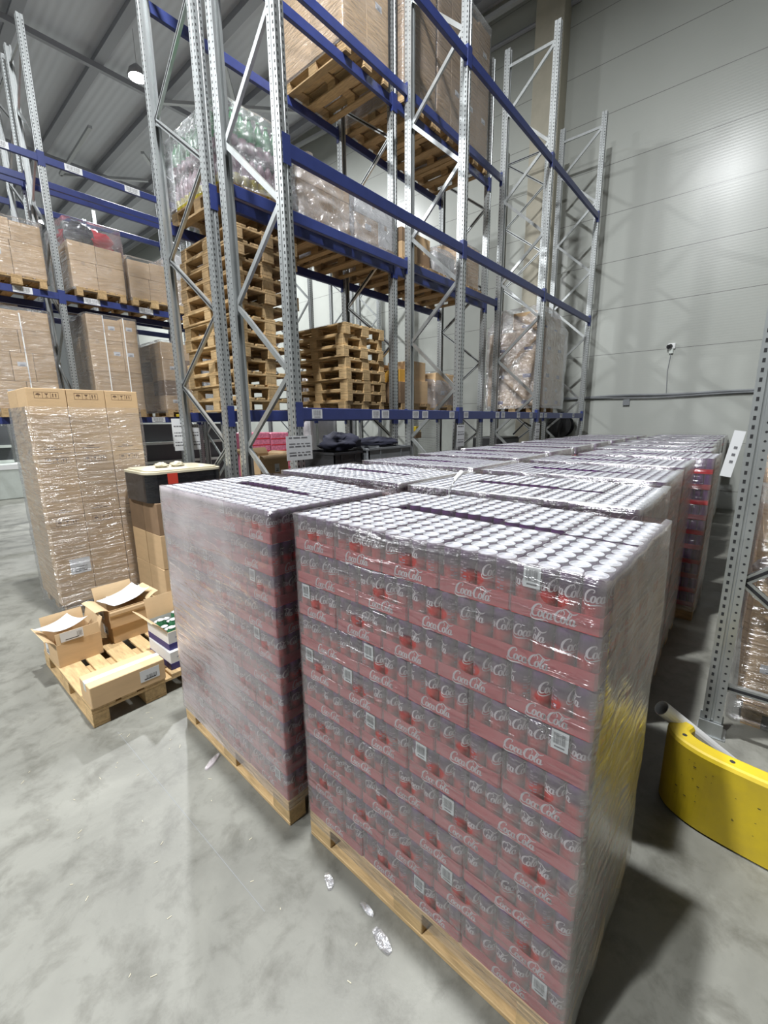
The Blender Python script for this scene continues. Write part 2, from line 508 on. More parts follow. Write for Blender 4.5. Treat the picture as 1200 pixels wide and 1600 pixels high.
# each stroke: (x, y, width)
def _o(cx, cy, rx, ry, w0):
    return [(cx + rx*math.cos(a), cy + ry*math.sin(a), w0*(0.55 + 0.75*abs(math.cos(a)))) for a in [PI*0.5 + 2*PI*k/10 for k in range(11)]]
SCRIPT = [
    # tall opening capital with its curled head and long foot
    [(0.52,0.74,.03),(0.60,0.80,.06),(0.58,0.93,.06),(0.42,0.98,.07),(0.22,0.86,.11),(0.08,0.56,.14),(0.08,0.26,.13),(0.20,0.06,.10),(0.38,0.04,.07),(0.52,0.14,.05),(0.58,0.24,.03)],
    [(0.05,0.22,.04),(0.02,0.02,.05),(0.14,-0.16,.06),(0.45,-0.22,.07),(0.85,-0.14,.09),(1.15,-0.12,.06),(1.36,-0.18,.02)],
    _o(0.66, 0.27, 0.13, 0.24, .09),
    [(1.10,0.40,.07),(1.05,0.50,.07),(0.95,0.45,.09),(0.89,0.25,.11),(0.95,0.06,.09),(1.07,0.06,.06),(1.18,0.18,.03)],
    _o(1.30, 0.26, 0.13, 0.23, .09),
    [(1.45,0.48,.05),(1.42,0.22,.10),(1.46,0.05,.08),(1.58,0.14,.03)],
    [(1.56,0.34,.06),(1.68,0.36,.06)],
    # second capital, its head looping over to the tall letter
    [(2.18,0.62,.03),(2.24,0.74,.05),(2.16,0.92,.06),(2.00,0.96,.07),(1.82,0.82,.11),(1.70,0.54,.14),(1.70,0.26,.13),(1.82,0.06,.10),(2.00,0.03,.07),(2.12,0.12,.05),(2.20,0.24,.03)],
    [(1.98,0.74,.02),(2.05,0.98,.05),(2.25,1.10,.07),(2.50,0.96,.08),(2.75,0.84,.08),(2.98,0.92,.06),(3.08,1.02,.02)],
    _o(2.27, 0.27, 0.13, 0.24, .09),
    [(2.50,0.22,.05),(2.66,0.62,.05),(2.70,0.86,.05),(2.60,0.90,.06),(2.54,0.60,.10),(2.52,0.22,.10),(2.58,0.04,.08),(2.70,0.12,.03)],
    _o(2.86, 0.26, 0.13, 0.23, .09),
    [(3.01,0.48,.05),(2.98,0.22,.10),(3.03,0.05,.08),(3.18,0.18,.03)],
]
SCRIPT_W = 3.2
def script_quads():
    """quads in a flat (u, v) frame, u from -0.5 to 0.5 over the whole word, v in the same unit"""
    out = []
    for st in SCRIPT:
        cl = spline(st, 4)
        pts = []
        for i, p in enumerate(cl):
            a, b = cl[max(i-1, 0)], cl[min(i+1, len(cl)-1)]
            d = Vector((b.x-a.x, b.y-a.y))
            if d.length < 1e-6: d = Vector((1, 0))
            d.normalize()
            n = Vector((-d.y, d.x))*(max(p.z, 0.02)*0.62)
            q = []
            for sgn in (1, -1):
                x, y = p.x + sgn*n.x, p.y + sgn*n.y
                x = x + 0.18*y                       # lean
                q.append(((x-SCRIPT_W/2)/SCRIPT_W, (y-0.42)/SCRIPT_W))
            pts.append(q)
        for i in range(len(pts)-1):
            out.append((pts[i][1], pts[i+1][1], pts[i+1][0], pts[i][0]))
    return out
SQ = script_quads()
def put_script(mb, fn, size, mi):
    for q in SQ:
        mb.quad(*[fn(u*size, v*size) for u, v in q], mi)

# ------------------------------------------------------------------ can, tray, film
CAN_H, CAN_R = 0.1435, 0.0287
PROF = [(0.0, 0.006), (0.019, 0.003), (0.0235, 0.0), (0.0262, 0.003), (CAN_R, 0.010), (CAN_R, 0.124), (0.0283, 0.130), (0.0271, 0.1365), (0.0268, 0.1395),
        (0.0274, 0.1410), (0.0274, 0.1430), (0.0268, CAN_H), (0.0258, 0.1430), (0.0248, 0.1375), (0.0232, 0.1370), (0.0205, 0.1390), (0.0, 0.1390)]
def can_mb(n=20, logo=True):
    mb = MB()
    mats = [1, 1, 1, 0, 0, 0, 0, 0, 0, 1, 1, 1, 1, 1, 1, 1]
    mb.lathe(PROF, n, mats)
    if logo:
        R = CAN_R+0.0004
        def cyl(u, v, z=0.096, a0=0.0):
            t = a0 + u/R
            return (R*math.cos(t), R*math.sin(t), z+v)
        put_script(mb, lambda u, v: cyl(u, v, 0.094), 0.112, 2)
        # the printed block on the back of the can
        for k in range(7):
            z = 0.052+0.0085*k
            for a in (-1, 1):
                if (k+a) % 3 == 0: continue
                a0 = PI + a*0.20
                w_ = 0.16 + 0.02*((k*7) % 3)
                pts = [(a0-w_, z), (a0, z), (a0+w_, z)]
                for i in range(2):
                    mb.quad(*[(R*math.cos(t), R*math.sin(t), zz) for t, zz in ((pts[i][0], z), (pts[i+1][0], z), (pts[i+1][0], z+0.0042), (pts[i][0], z+0.0042))], 3)
    return mb
CAN = can_mb().mesh('can', ['can', 'alu', 'logo', 'canprint'], True)
CAN_PLAIN = can_mb(16, False).mesh('can_plain', ['can', 'alu'], True)
PL, PW, LAYER = 0.357, 0.2375, 0.1461
def tray_mb(logos=True):
    mb = MB()
    x, y, t, h, c = PL/2, PW/2, 0.0018, 0.047, 0.007
    out = [(-x+c,-y),(x-c,-y),(x,-y+c),(x,y-c),(x-c,y),(-x+c,y),(-x,y-c),(-x,-y+c)]
    inn = [(px*(x-t)/x, py*(y-t)/y) for px, py in out]
    n = 8
    vs = [(a, b, 0) for a, b in out] + [(a, b, h) for a, b in out] + [(a, b, h) for a, b in inn] + [(a, b, t) for a, b in inn]
    fs = [tuple(range(n))[::-1], tuple(3*n+i for i in range(n))]
    for i in range(n):
        j = (i+1) % n
        fs += [(i, j, n+j, n+i), (n+i, n+j, 2*n+j, 2*n+i), (2*n+i, 2*n+j, 3*n+j, 3*n+i)]
    mb.add(vs, fs, 0)
    if logos:
        e = 0.0006
        put_script(mb, lambda u, v: (u, -y-e, 0.0235+v), 0.118, 1)
        put_script(mb, lambda u, v: (-u, y+e, 0.0235+v), 0.118, 1)
        put_script(mb, lambda u, v: (-x-e, -u, 0.0235+v), 0.118, 1)
        put_script(mb, lambda u, v: (x+e, u, 0.0235+v), 0.118, 1)
    return mb
TRAY = tray_mb().mesh('tray', ['red', 'logo'])
def film_mb(top=True):
    """shrink film round a tray: closed long sides, an oval opening at each end"""
    mb = MB()
    x, y, z0, z1, r = PL/2+0.0008, PW/2+0.0008, 0.002, LAYER-0.0012, 0.010
    # long sides with a rounded upper edge
    prof = [(-y, z0), (-y, z1-r), (-y+r*0.3, z1-r*0.3), (-y+r, z1)]
    prof += [(-y+0.024, z1+0.0004)]
    prof2 = [(-a, b) for a, b in reversed(prof)]
    segs = [prof, prof2]
    for pr in segs:
        k = len(pr)
        vs = [(-x, a, b) for a, b in pr] + [(x, a, b) for a, b in pr]
        mb.add(vs, [(i, i+1, k+i+1, k+i) for i in range(k-1)], 0)
    if top:
        q = -y+0.024
        mb.add([(-x, q, z1+0.0004), (x, q, z1+0.0004), (x, -q, z1+0.0004), (-x, -q, z1+0.0004)], [(0, 1, 2, 3)], 1)
    for sx in (-1, 1):
        n = 24
        outer, inner = [], []
        cz, ry, rz = 0.072, 0.036, 0.024
        for k in range(n):
            t = 2*PI*k/n
            ct, st = math.cos(t), math.sin(t)
            inner.append((sx*x, ry*ct, cz+rz*st))
            # ray to the rectangle
            q = min((y/abs(ct)) if abs(ct) > 1e-6 else 9, ((z1-cz if st > 0 else cz-z0)/abs(st)) if abs(st) > 1e-6 else 9)
            outer.append((sx*x, q*ct, cz+q*st))
        mb.add(outer+inner, [(k, (k+1) % n, n+(k+1) % n, n+k) for k in range(n)], 0)
    return mb
FILM_T = film_mb(True).mesh('shrink_film', ['packfilm', 'packtop'])
FILM_S = film_mb(False).mesh('shrink_film_side', ['packfilm'])
def barcode_mb(w, h, seed=1, text=True, bars=(0.12, 0.88, 0.30, 0.88)):
    """printed sticker in the XZ plane facing -Y"""
    mb = MB()
    mb.box((-w/2, 0, -h/2), (w/2, 0.0008, h/2), 0)
    r = random.Random(seed)
    u = bars[0]
    while u < bars[1]:
        ww = r.choice((0.010, 0.014, 0.022))
        if u+ww > bars[1]: break
        mb.quad((w*(u-.5), -0.0004, h*(bars[2]-.5)), (w*(u+ww-.5), -0.0004, h*(bars[2]-.5)), (w*(u+ww-.5), -0.0004, h*(bars[3]-.5)), (w*(u-.5), -0.0004, h*(bars[3]-.5)), 1)
        u += ww + r.choice((0.016, 0.024, 0.03))
    if text:
        mb.quad((-w*.3, -0.0004, -h*.38), (w*.3, -0.0004, -h*.38), (w*.3, -0.0004, -h*.30), (-w*.3, -0.0004, -h*.30), 1)
    return mb
BARCODE = barcode_mb(0.046, 0.058, 3).mesh('barcode_label', ['labelgrey', 'greyink'])

# spots of the 24 cans in a pack
SPOTS = [((i-2.5)*0.0588, (j-1.5)*0.0580) for i in range(6) for j in range(4)]

PACK_GROUP = 'shrink wrapped trays of red cans on the pallets'
def pack(loc, rz, label, which, top, sticker=None, group=PACK_GROUP):
    """which: list of sides ('x-','x+','y-','y+') whose outer can row can be seen, or 'all'"""
    t = thing('can_tray', label, 'tray of cans', loc, rz, group)
    link('cardboard_tray', TRAY, t)
    link('shrink_film', FILM_T if top else FILM_S, t)
    for x, y in SPOTS:
        edge = ('x-' in which and x < -0.14) or ('x+' in which and x > 0.14) or ('y-' in which and y < -0.08) or ('y+' in which and y > 0.08)
        if which == 'all' or edge or 'all' in which:
            vis = edge or which != 'all'
            c = link('drink_can', CAN if edge else CAN_PLAIN, t, (x, y, 0.0018), rnd.uniform(0, 2*PI))
    if sticker:
        sx, off, zz = sticker           # side, offset along it, height
        if sx == 'x-': link('barcode_label', BARCODE, t, (-PL/2-0.0022, off, zz), -PI/2)
        elif sx == 'x+': link('barcode_label', BARCODE, t, (PL/2+0.0022, off, zz), PI/2)
        elif sx == 'y-': link('barcode_label', BARCODE, t, (off, -PW/2-0.0022, zz), 0)
        else: link('barcode_label', BARCODE, t, (off, PW/2+0.0022, zz), PI)
    return t

# layer plans in load coordinates: (u centre, w centre, orientation) ; u runs along the 1.2 m front, w into the load
def plan_a():
    out = []
    for k in range(5):
        u = 0.12+0.24*k
        gap = (0.006, 0.045, 0.085, 0.085, 0.006)[k]
        out.append((u, 0.18, 'w', 'front', k))
        out.append((u, 0.18+0.36+gap, 'w', 'back', k))
    return out
def plan_b():
    out = []
    for k, (u, ln) in enumerate(((0.18, 'u'), (0.48, 'w'), (0.72, 'w'), (1.02, 'u'))):
        if ln == 'u':
            for r, w_ in enumerate((0.12, 0.40, 0.68)): out.append((u, w_, 'u', ('front', 'middle', 'back')[r], k))
        else:
            for r, w_ in enumerate((0.18, 0.62)): out.append((u, w_, 'w', ('front', 'back')[r], k))
    return out
PLAN = {'A': plan_a(), 'B': plan_b()}
DECK = 0.144

# ------------------------------------------------------------------ pallets
def pallet_parts(woodmat='wood'):
    """1.2 m along local x, 0.8 m along local y"""
    P = []
    for y, w_ in ((-0.3275, 0.145), (-0.17, 0.10), (0.0, 0.145), (0.17, 0.10), (0.3275, 0.145)):
        P.append(('top_board', (-0.6, y-w_/2, 0.122), (0.6, y+w_/2, 0.144)))
    for x in (-0.5275, 0, 0.5275):
        P.append(('cross_board', (x-0.0725, -0.4, 0.100), (x+0.0725, 0.4, 0.122)))
        for y, w_ in ((-0.35, 0.1), (0, 0.145), (0.35, 0.1)):
            P.append(('block', (x-0.0725, y-w_/2, 0.022), (x+0.0725, y+w_/2, 0.100)))
    for y, w_ in ((-0.35, 0.1), (0, 0.145), (0.35, 0.1)):
        P.append(('bottom_board', (-0.6, y-w_/2, 0.0), (0.6, y+w_/2, 0.022)))
    return P
_pmesh = {}
def pallet(label, loc, rz, wood='wood', group=None, parts=True):
    if parts:
        t = thing('wooden_pallet', label, 'pallet', loc, rz, group)
        for i, (nm, lo, hi) in enumerate(pallet_parts()):
            key = (wood, i)
            if key not in _pmesh:
                mb = MB(); mb.box(lo, hi, 0, 0.003)
                _pmesh[key] = mb.mesh(nm, [wood])
            link(nm, _pmesh[key], t)
        return t
    key = (wood, 'one')
    if key not in _pmesh:
        mb = MB()
        for nm, lo, hi in pallet_parts(): mb.box(lo, hi, 0)
        _pmesh[key] = mb.mesh('wooden_pallet', [wood])
    return tag(link('wooden_pallet', _pmesh[key], None, loc, rz), label, 'pallet', group)

# ------------------------------------------------------------------ stretch film round a load
def wrap_mb(L, W, z0, z1, seed=0, amp=0.004, nz=24, step=0.05, fold=0.0, ridge=None, rad=0.03, flare=0.0, freq=3.0, taper=None):
    """sleeve round a box L (x) by W (y) centred on the origin, creased at random; ridge=(amp) adds long slanting folds to the -y side"""
    pts = []
    hx, hy = L/2, W/2
    def side(a, b, n):
        for i in range(n):
            t = i/n
            pts.append((a[0]+(b[0]-a[0])*t, a[1]+(b[1]-a[1])*t))
    nx, ny = max(2, int(L/step)), max(2, int(W/step))
    side((-hx+rad, -hy), (hx-rad, -hy), nx)
    side((hx-rad, -hy), (hx, -hy+rad), 2)
    side((hx, -hy+rad), (hx, hy-rad), ny)
    side((hx, hy-rad), (hx-rad, hy), 2)
    side((hx-rad, hy), (-hx+rad, hy), nx)
    side((-hx+rad, hy), (-hx, hy-rad), 2)
    side((-hx, hy-rad), (-hx, -hy+rad), ny)
    side((-hx, -hy+rad), (-hx+rad, -hy), 2)
    n = len(pts)
    vs, fs = [], []
    zs = [z0+(z1-z0)*k/nz for k in range(nz+1)]
    for k, z in enumerate(zs):
        for (x, y) in pts:
            l = math.hypot(x/hx, y/hy)
            d = Vector((x/hx**1, y/hy**1, 0)).normalized()
            q = noise.noise(Vector((x*freq+seed*7.3, y*freq, z*freq*2.2)))*amp + amp*0.9
            if ridge and y < -hy+0.06:
                s = (x+hx) + 0.42*(z-z0)
                q += ridge*(0.5+0.5*math.sin(s*26+3*noise.noise(Vector((x*2, z*1.5, seed)))))*(0.4+0.6*noise.noise(Vector((x*4+3, z*2, seed)))**2*4)
            sc = 1.0
            if taper: sc = taper((z-z0)/(z1-z0))
            fl = flare*max(0, 1-(z-z0)/0.15) if flare else 0
            vs.append((x*sc+d.x*(q+fl), y*sc+d.y*(q+fl), z))
    for k in range(nz):
        for i in range(n):
            j = (i+1) % n
            fs.append((k*n+i, k*n+j, (k+1)*n+j, (k+1)*n+i))
    if fold:
        b = nz*n
        for (x, y) in pts:
            d = Vector((x/hx, y/hy, 0)).normalized()
            f = fold*(0.7+0.6*noise.noise(Vector((x*5, y*5, seed))))
            ix = max(-hx+f, min(hx-f, x)); iy = max(-hy+f, min(hy-f, y))
            vs.append((ix, iy, z1+0.004+0.002*noise.noise(Vector((x*9, y*9, 1)))))
        for i in range(n):
            j = (i+1) % n
            fs.append((b+i, b+j, b+n+j, b+n+i))
    mb = MB(); mb.add(vs, fs)
    if fold:
        for i in range(len(fs)-n, len(fs)): mb.m[i] = 1
    return mb
def wrap(label, loc, rz, mats, group=None, **kw):
    o = link('stretch_wrap', wrap_mb(**kw).mesh('stretch_wrap', [mats, 'filmedge' if kw.get('fold', 0) == 0.045 else ('packfilm' if mats in ('wrapnear', 'wrapmilky') else mats)], True), None, loc, rz)
    return tag(o, label, 'stretch wrap', group)

# ================================================================== the setting
WX = 11.9
mb = MB(); mb.box((-14, -12, -0.15), (WX+0.15, 34, 0)); struct('floor', mb, ['floor'])
mb = MB(); mb.box((WX, -12, 0), (WX+0.15, 34, 12.3)); struct('wall_right', mb, ['wall'])
mb = MB(); mb.box((-14, -12, 12.1), (WX+0.15, 34, 12.25)); struct('ceiling', mb, ['deck'])
mb = MB(); mb.box((WX-0.42, 4.42, 0), (WX, 5.08, 12.1), 0, 0.012); struct('trim_1', mb, ['column'])
k = 2
for i in range(9):
    x = -1.55+1.85*i
    mb = MB()
    mb.box((x-0.05, -12, 11.86), (x+0.05, 34, 12.1)); mb.box((x-0.12, -12, 11.84), (x+0.12, 34, 11.86))
    struct('trim_%d' % k, mb, ['roofsteel']); k += 1
for y in (6.8, 15.4, 21.5):
    mb = MB()
    mb.box((-14, y-0.06, 11.70), (WX, y+0.06, 11.84))
    struct('trim_%d' % k, mb, ['roofsteel']); k += 1
# slender roof bracing rods
for a, b in (((6.55, 22.2), (9.0, 20.1)), ((6.55, 22.2), (6.4, 18.1)), ((8.1, 18.3), (9.1, 19.4)), ((7.45, 15.2), (10.7, 12.2)), ((7.6, 12.0), (10.4, 15.2)), ((11.4, 16.0), (11.9, 10.0)), ((11.55, 4.9), (11.5, 7.2))):
    mb = MB(); mb.bar((a[0], a[1], 11.6), (b[0], b[1], 11.6), 0.11, 0.09)
    struct('trim_%d' % k, mb, ['rod']); k += 1
# conduit run along the end wall and the cable line lower down
mb = MB(); mb.tube([(WX-0.05, 12.0, 11.3), (WX-0.05, 4.2, 11.12)], 0.05, 8); mb.tube([(WX-0.05, 4.4, 11.12), (WX-0.05, 4.4, 11.6)], 0.04, 6)
struct('trim_%d' % k, mb, ['roofsteel']); k += 1
mb = MB()
ya = [(-2+0.35*i) for i in range(20)]
mb.tube([(WX-0.03, y, 2.50+0.012*math.sin(y*3)) for y in ya], 0.03, 6)
mb.tube([(WX-0.05, y, 2.455+0.018*math.sin(y*2+1)) for y in ya], 0.016, 6)
mb.box((WX-0.05, 2.42, 2.28), (WX-0.005, 2.56, 2.42))
struct('trim_%d' % k, mb, ['grey']); k += 1
# saw cut joints in the floor slab
for (a, b) in (((-2.0, 0.86), (1.0, 0.86)),):
    mb = MB(); mb.box((0.733, 1.3, 0.0), (0.7352, 2.95, 0.0005))
    struct('trim_%d' % k, mb, ['grey']); k += 1

# ------------------------------------------------------------------ lamps
def lamp(p, label):
    t = thing('high_bay_lamp', label, 'lamp', p, 0, 'high bay lamps under the roof')
    mb = MB(); mb.lathe([(0.0, 0.30), (0.06, 0.30), (0.12, 0.24), (0.20, 0.16), (0.24, 0.03), (0.24, 0.0), (0.22, 0.0)], 20)
    link('housing', mb.mesh('housing', ['lampbody'], True), t)
    mb = MB(); mb.prism([(0.215*math.cos(2*PI*i/20), 0.215*math.sin(2*PI*i/20)) for i in range(20)], 0.0, 0.012)
    link('diffuser', mb.mesh('diffuser', ['lampface']), t)
    mb = MB(); mb.tube([(0, 0, 0.3), (0, 0, 1.09)], 0.006, 6)
    link('hanging_rod', mb.mesh('hanging_rod', ['lampbody']), t)
    l = bpy.data.lights.new('lamp_light', 'AREA'); l.shape = 'DISK'; l.size = 0.44
    l.energy = LAMP_W; l.color = (0.96, 0.985, 1.0)
    lo = link('lamp_light', l, t, (0, 0, -0.012))
LL = ['round lamp glowing under the roof at upper left', 'small distant lamp glowing above the boxes on the far left rack', 'lamp above the near can pallets', 'lamp over the aisle on the left', 'lamp behind the open floor']
for p, s in zip(LAMPS, LL): lamp(p, s)

# ================================================================== racks
POST_H = 8.2
def post_mb(H):
    """perforated upright: front at y=0, body towards +y, 9 cm wide and 10 cm deep, a groove down each face"""
    mb = MB()
    w, d, g = 0.045, 0.10, 0.007
    poly = [(-w,0),(-.010,0),(-.006,g),(.006,g),(.010,0),(w,0),(w,.042),(w-g,.046),(w-g,.056),(w,.060),(w,d),(.02,d),(.02,d-.05),(-.02,d-.05),(-.02,d),(-w,d),(-w,.060),(-w+g,.056),(-w+g,.046),(-w,.042)]
    mb.prism(poly, 0, H, 0)
    z, e = 0.12, 0.0006
    while z < H-0.05:
        for x in (-.028, .028):
            mb.quad((x-.006,-e,z-.011),(x+.006,-e,z-.011),(x+.006,-e,z+.011),(x-.006,-e,z+.011), 1)
        for s_ in (-1, 1):
            X = s_*(w+e)
            mb.quad((X,.014,z-.011),(X,.027,z-.011),(X,.027,z+.011),(X,.014,z+.011), 1)
            c, r = .080, .007
            mb.add([(X, c+r*math.cos(PI*k/3), z+.025+r*math.sin(PI*k/3)) for k in range(6)], [(0,1,2,3,4,5)], 1)
        z += 0.05
    return mb
POST = post_mb(POST_H).mesh('upright', ['galv', 'hole'])
mb = MB(); mb.box((-.07, -.02, 0), (.07, .13, .008)); mb.box((-.06, -.012, .008), (-.049, .11, .10)); mb.box((.049, -.012, .008), (.06, .11, .10))
BASEP = mb.mesh('base_plate', ['galv'])
_br = {}
def frame(x, y0, y1, label, group, lo_only=False):
    """two uprights, front at y0 and rear at y1, with zigzag bracing between them (y1 may be less than y0)"""
    sg = 1 if y1 > y0 else -1
    D = abs(y1-y0)
    t = thing('rack_upright_frame', label, 'rack frame', (x, y0, 0), 0 if sg > 0 else PI, group)
    link('upright', POST, t); link('upright', POST, t, (0, D, 0), PI)
    link('base_plate', BASEP, t); link('base_plate', BASEP, t, (0, D, 0), PI)
    a, b = 0.09, D-0.09
    def brace(z0, z1, y_0, y_1):
        key = (round(z1-z0, 3), round(y_0, 3), round(y_1, 3))
        if key not in _br:
            m_ = MB()
            m_.bar((0, y_0, 0), (0, y_1, z1-z0), 0.030, 0.046)
            m_.bar((0.0165, y_0, 0), (0.0165, y_1, z1-z0), 0.001, 0.018, 1, )
            _br[key] = m_.mesh('brace', ['galv', 'hole'])
        link('brace', _br[key], t, (0, 0, z0))
    z, rear = 0.34, True
    while z+0.69 < POST_H-0.2:
        brace(z, z+0.69, b if rear else a, a if rear else b)
        z += 0.69; rear = not rear
    brace(0.34, 0.34, a, b); brace(POST_H-0.25, POST_H-0.25, a, b)
    return t
FX = [2.56, 5.41, 8.23, 11.0]
_bm = {}
BEAM_LABELS = {}
SHELF_CODE = barcode_mb(0.125, 0.085, 11).mesh('shelf_label', ['paper', 'greyink'])
SHELF_BIG = barcode_mb(0.26, 0.10, 12).mesh('shelf_label', ['paper', 'greyink'])
def beam(x0, x1, y, ztop, label, face, group, codes=(), h=0.11):
    """shelf beam between two frames; face=-1: it sits just behind plane y, +1: just before it"""
    L_ = x1-x0
    key = (round(L_, 3), face, h)
    if key not in _bm:
        m_ = MB(); yy = (0.0, 0.05) if face < 0 else (-0.05, 0.0)
        m_.box((0.047, yy[0], -h), (L_-0.047, yy[1], 0), 0, 0.004)
        m_.box((0.047, yy[0]+0.005, -0.004), (L_-0.047, yy[1]-0.005, 0.0005), 0)
        c_ = MB(); q = -0.005 if face < 0 else 0.002
        c_.box((-0.03, q, -h-0.06), (0.05, q+0.003, 0.05)); c_.box((0.0455, q, -h-0.06), (0.049, q+0.053 if face < 0 else q+0.003, 0.05)) if face < 0 else c_.box((0.0455, -0.05, -h-0.06), (0.049, q+0.003, 0.05))
        c2 = MB()
        for v in [c_]:
            c2.v = [(-p[0], p[1], p[2]) for p in c_.v]; c2.f = [f[::-1] for f in c_.f]; c2.m = list(c_.m)
        _bm[key] = (m_.mesh('beam', ['blue']), c_.mesh('end_connector', ['blue']), c2.mesh('end_connector', ['blue']))
    t = thing('shelf_beam', label, 'beam', (x0, y, ztop), 0, group)
    a, b, c = _bm[key]
    link('beam', a, t); link('end_connector', b, t); link('end_connector', c, t, (L_, 0, 0))
    for cx in codes:
        link('shelf_label', SHELF_CODE if y < 9 else SHELF_BIG, t, (cx-x0, -0.0015, -h*0.48), 0)
    return t
LV = [2.10, 4.20, 6.30]
LVN = ['lowest', 'middle', 'top']
BAYN = ['left bay', 'centre bay', 'right bay', 'bay by the end wall']
FN = ['left end', 'second from left', 'third from left', 'beside the end wall']
for i, x in enumerate(FX):
    frame(x, 3.2, 4.15, 'galvanised upright frame of the empty near rack, %s' % FN[i], 'upright frames of the near rack')
    frame(x, 5.46, 4.36, 'galvanised upright frame of the loaded rack behind the near rack, %s' % FN[i], 'upright frames of the loaded rack')
codes = {0: [2.62+0.16, 3.62, 3.78, 4.35, 4.55, 5.18], 1: [5.56, 6.55, 6.75, 7.35, 7.9], 2: [8.4, 8.62, 9.5, 10.3]}
for b in range(3):
    for l in range(3):
        beam(FX[b], FX[b+1], 3.2, LV[l], 'blue %s shelf beam along the front of the near rack, %s' % (LVN[l], BAYN[b] if b < 2 else BAYN[3]), -1, 'blue beams of the near rack', codes[b] if l == 0 else ())
        if b < 2 or l == 0:
            beam(FX[b], FX[b+1], 4.15, LV[l], 'blue %s shelf beam along the back of the near rack, %s' % (LVN[l], BAYN[b] if b < 2 else BAYN[3]), 1, 'blue beams of the near rack')
        if b < 2:
            beam(FX[b], FX[b+1], 4.36, LV[l], 'blue %s beam at the near edge of the loaded rack, %s' % (LVN[l], BAYN[b]), -1, 'blue beams of the loaded rack')
            beam(FX[b], FX[b+1], 5.46, LV[l], 'blue %s beam at the far edge of the loaded rack, %s' % (LVN[l], BAYN[b]), 1, 'blue beams of the loaded rack')
LX = [-0.29, 2.56, 5.41, 8.23, 11.0]
LN = ['out at the left', 'at the left', 'behind the pallet stacks', 'in the middle', 'by the end wall']
for i, x in enumerate(LX):
    frame(x, 9.5, 10.45, 'galvanised upright frame of the far left rack, %s' % LN[i], 'upright frames of the far left rack')
    frame(x, 11.76, 10.66, 'galvanised upright frame at the back of the far left rack, %s' % LN[i], 'upright frames of the far left rack')
for b in range(2):
    bn = ['bay at the picture edge', 'bay behind the near rack'][b]
    cl = [LX[b]+0.45+0.93*q for q in range(3)]
    for l in range(3):
        beam(LX[b], LX[b+1], 9.5, LV[l], 'blue %s front beam of the far left rack with stickers, %s' % (LVN[l], bn), -1, 'blue beams of the far left rack', cl)
        for y, f, nm in ((10.45, 1, 'second'), (10.66, -1, 'third'), (11.76, 1, 'rearmost')):
            beam(LX[b], LX[b+1], y, LV[l], 'blue %s beam of the far left rack, %s of four lines, %s' % (LVN[l], nm, bn), f, 'blue beams of the far left rack', cl if (y == 10.66 and l == 1) else ())
for x in (2.56, 5.41):
    frame(x, 15.9, 16.85, 'galvanised frame of the most distant rack, %s' % ('left' if x < 3 else 'right'), 'frames of the distant rack')
frame(3.19, 0.045, -0.95, 'grey perforated upright frame at the right edge behind the yellow guard', 'frame of the right rack')

# ================================================================== loads of cans
def lowpack(mb, T, which, film=True):
    def put(f):
        return [T @ Vector(p) for p in f]
    x, y, t, h = PL/2, PW/2, 0.002, 0.047
    o = MB()
    o.box((-x, -y, 0), (x, y, 0.003), 0)
    for a, b in (((-x,-y,0),(x,-y+t,h)), ((-x,y-t,0),(x,y,h)), ((-x,-y,0),(-x+t,y,h)), ((x-t,-y,0),(x,y,h))): o.box(a, b, 0)
    n = 10
    for cx, cy in SPOTS:
        edge = ('x-' in which and cx < -.14) or ('y-' in which and cy < -.08) or ('y+' in which and cy > .08) or ('x+' in which and cx > .14)
        if not edge and 'all' not in which: continue
        o.lathe([(CAN_R, 0.002), (CAN_R, 0.124), (0.0270, 0.137), (0.0272, 0.1432), (0.0256, 0.1428), (0.0240, 0.138), (0.0, 0.139)], n, [1, 1, 1, 2, 2, 2], (cx, cy, 0))
    if 'all' in which: o.quad((-x, -y, LAYER-.0005), (x, -y, LAYER-.0005), (x, y, LAYER-.0005), (-x, y, LAYER-.0005), 4)
    for s_, q in (('x-', ((-x-.001, -y, .04), (-x-.001, y, .04), (-x-.001, y, LAYER-.001), (-x-.001, -y, LAYER-.001))), ('y-', ((-x, -y-.001, .04), (x, -y-.001, .04), (x, -y-.001, LAYER-.001), (-x, -y-.001, LAYER-.001))), ('y+', ((-x, y+.001, .003), (x, y+.001, .003), (x, y+.001, LAYER-.001), (-x, y+.001, LAYER-.001)))):
        if s_ in which: o.quad(*q, 3)
    mb.merge(o, T)
LOWM = ['red', 'can', 'alu', 'packfilm', 'packtop']
_low = {}
def lowmesh(which):
    k = tuple(sorted(which)) if which != 'all' else ('all',)
    if k not in _low:
        m_ = MB(); lowpack(m_, Matrix.Identity(4), k)
        _low[k] = m_.mesh('can_tray', LOWM)
    return _low[k]
STUFF = MB()
ROWN = {'front': 'front row', 'middle': 'middle row', 'back': 'back row'}
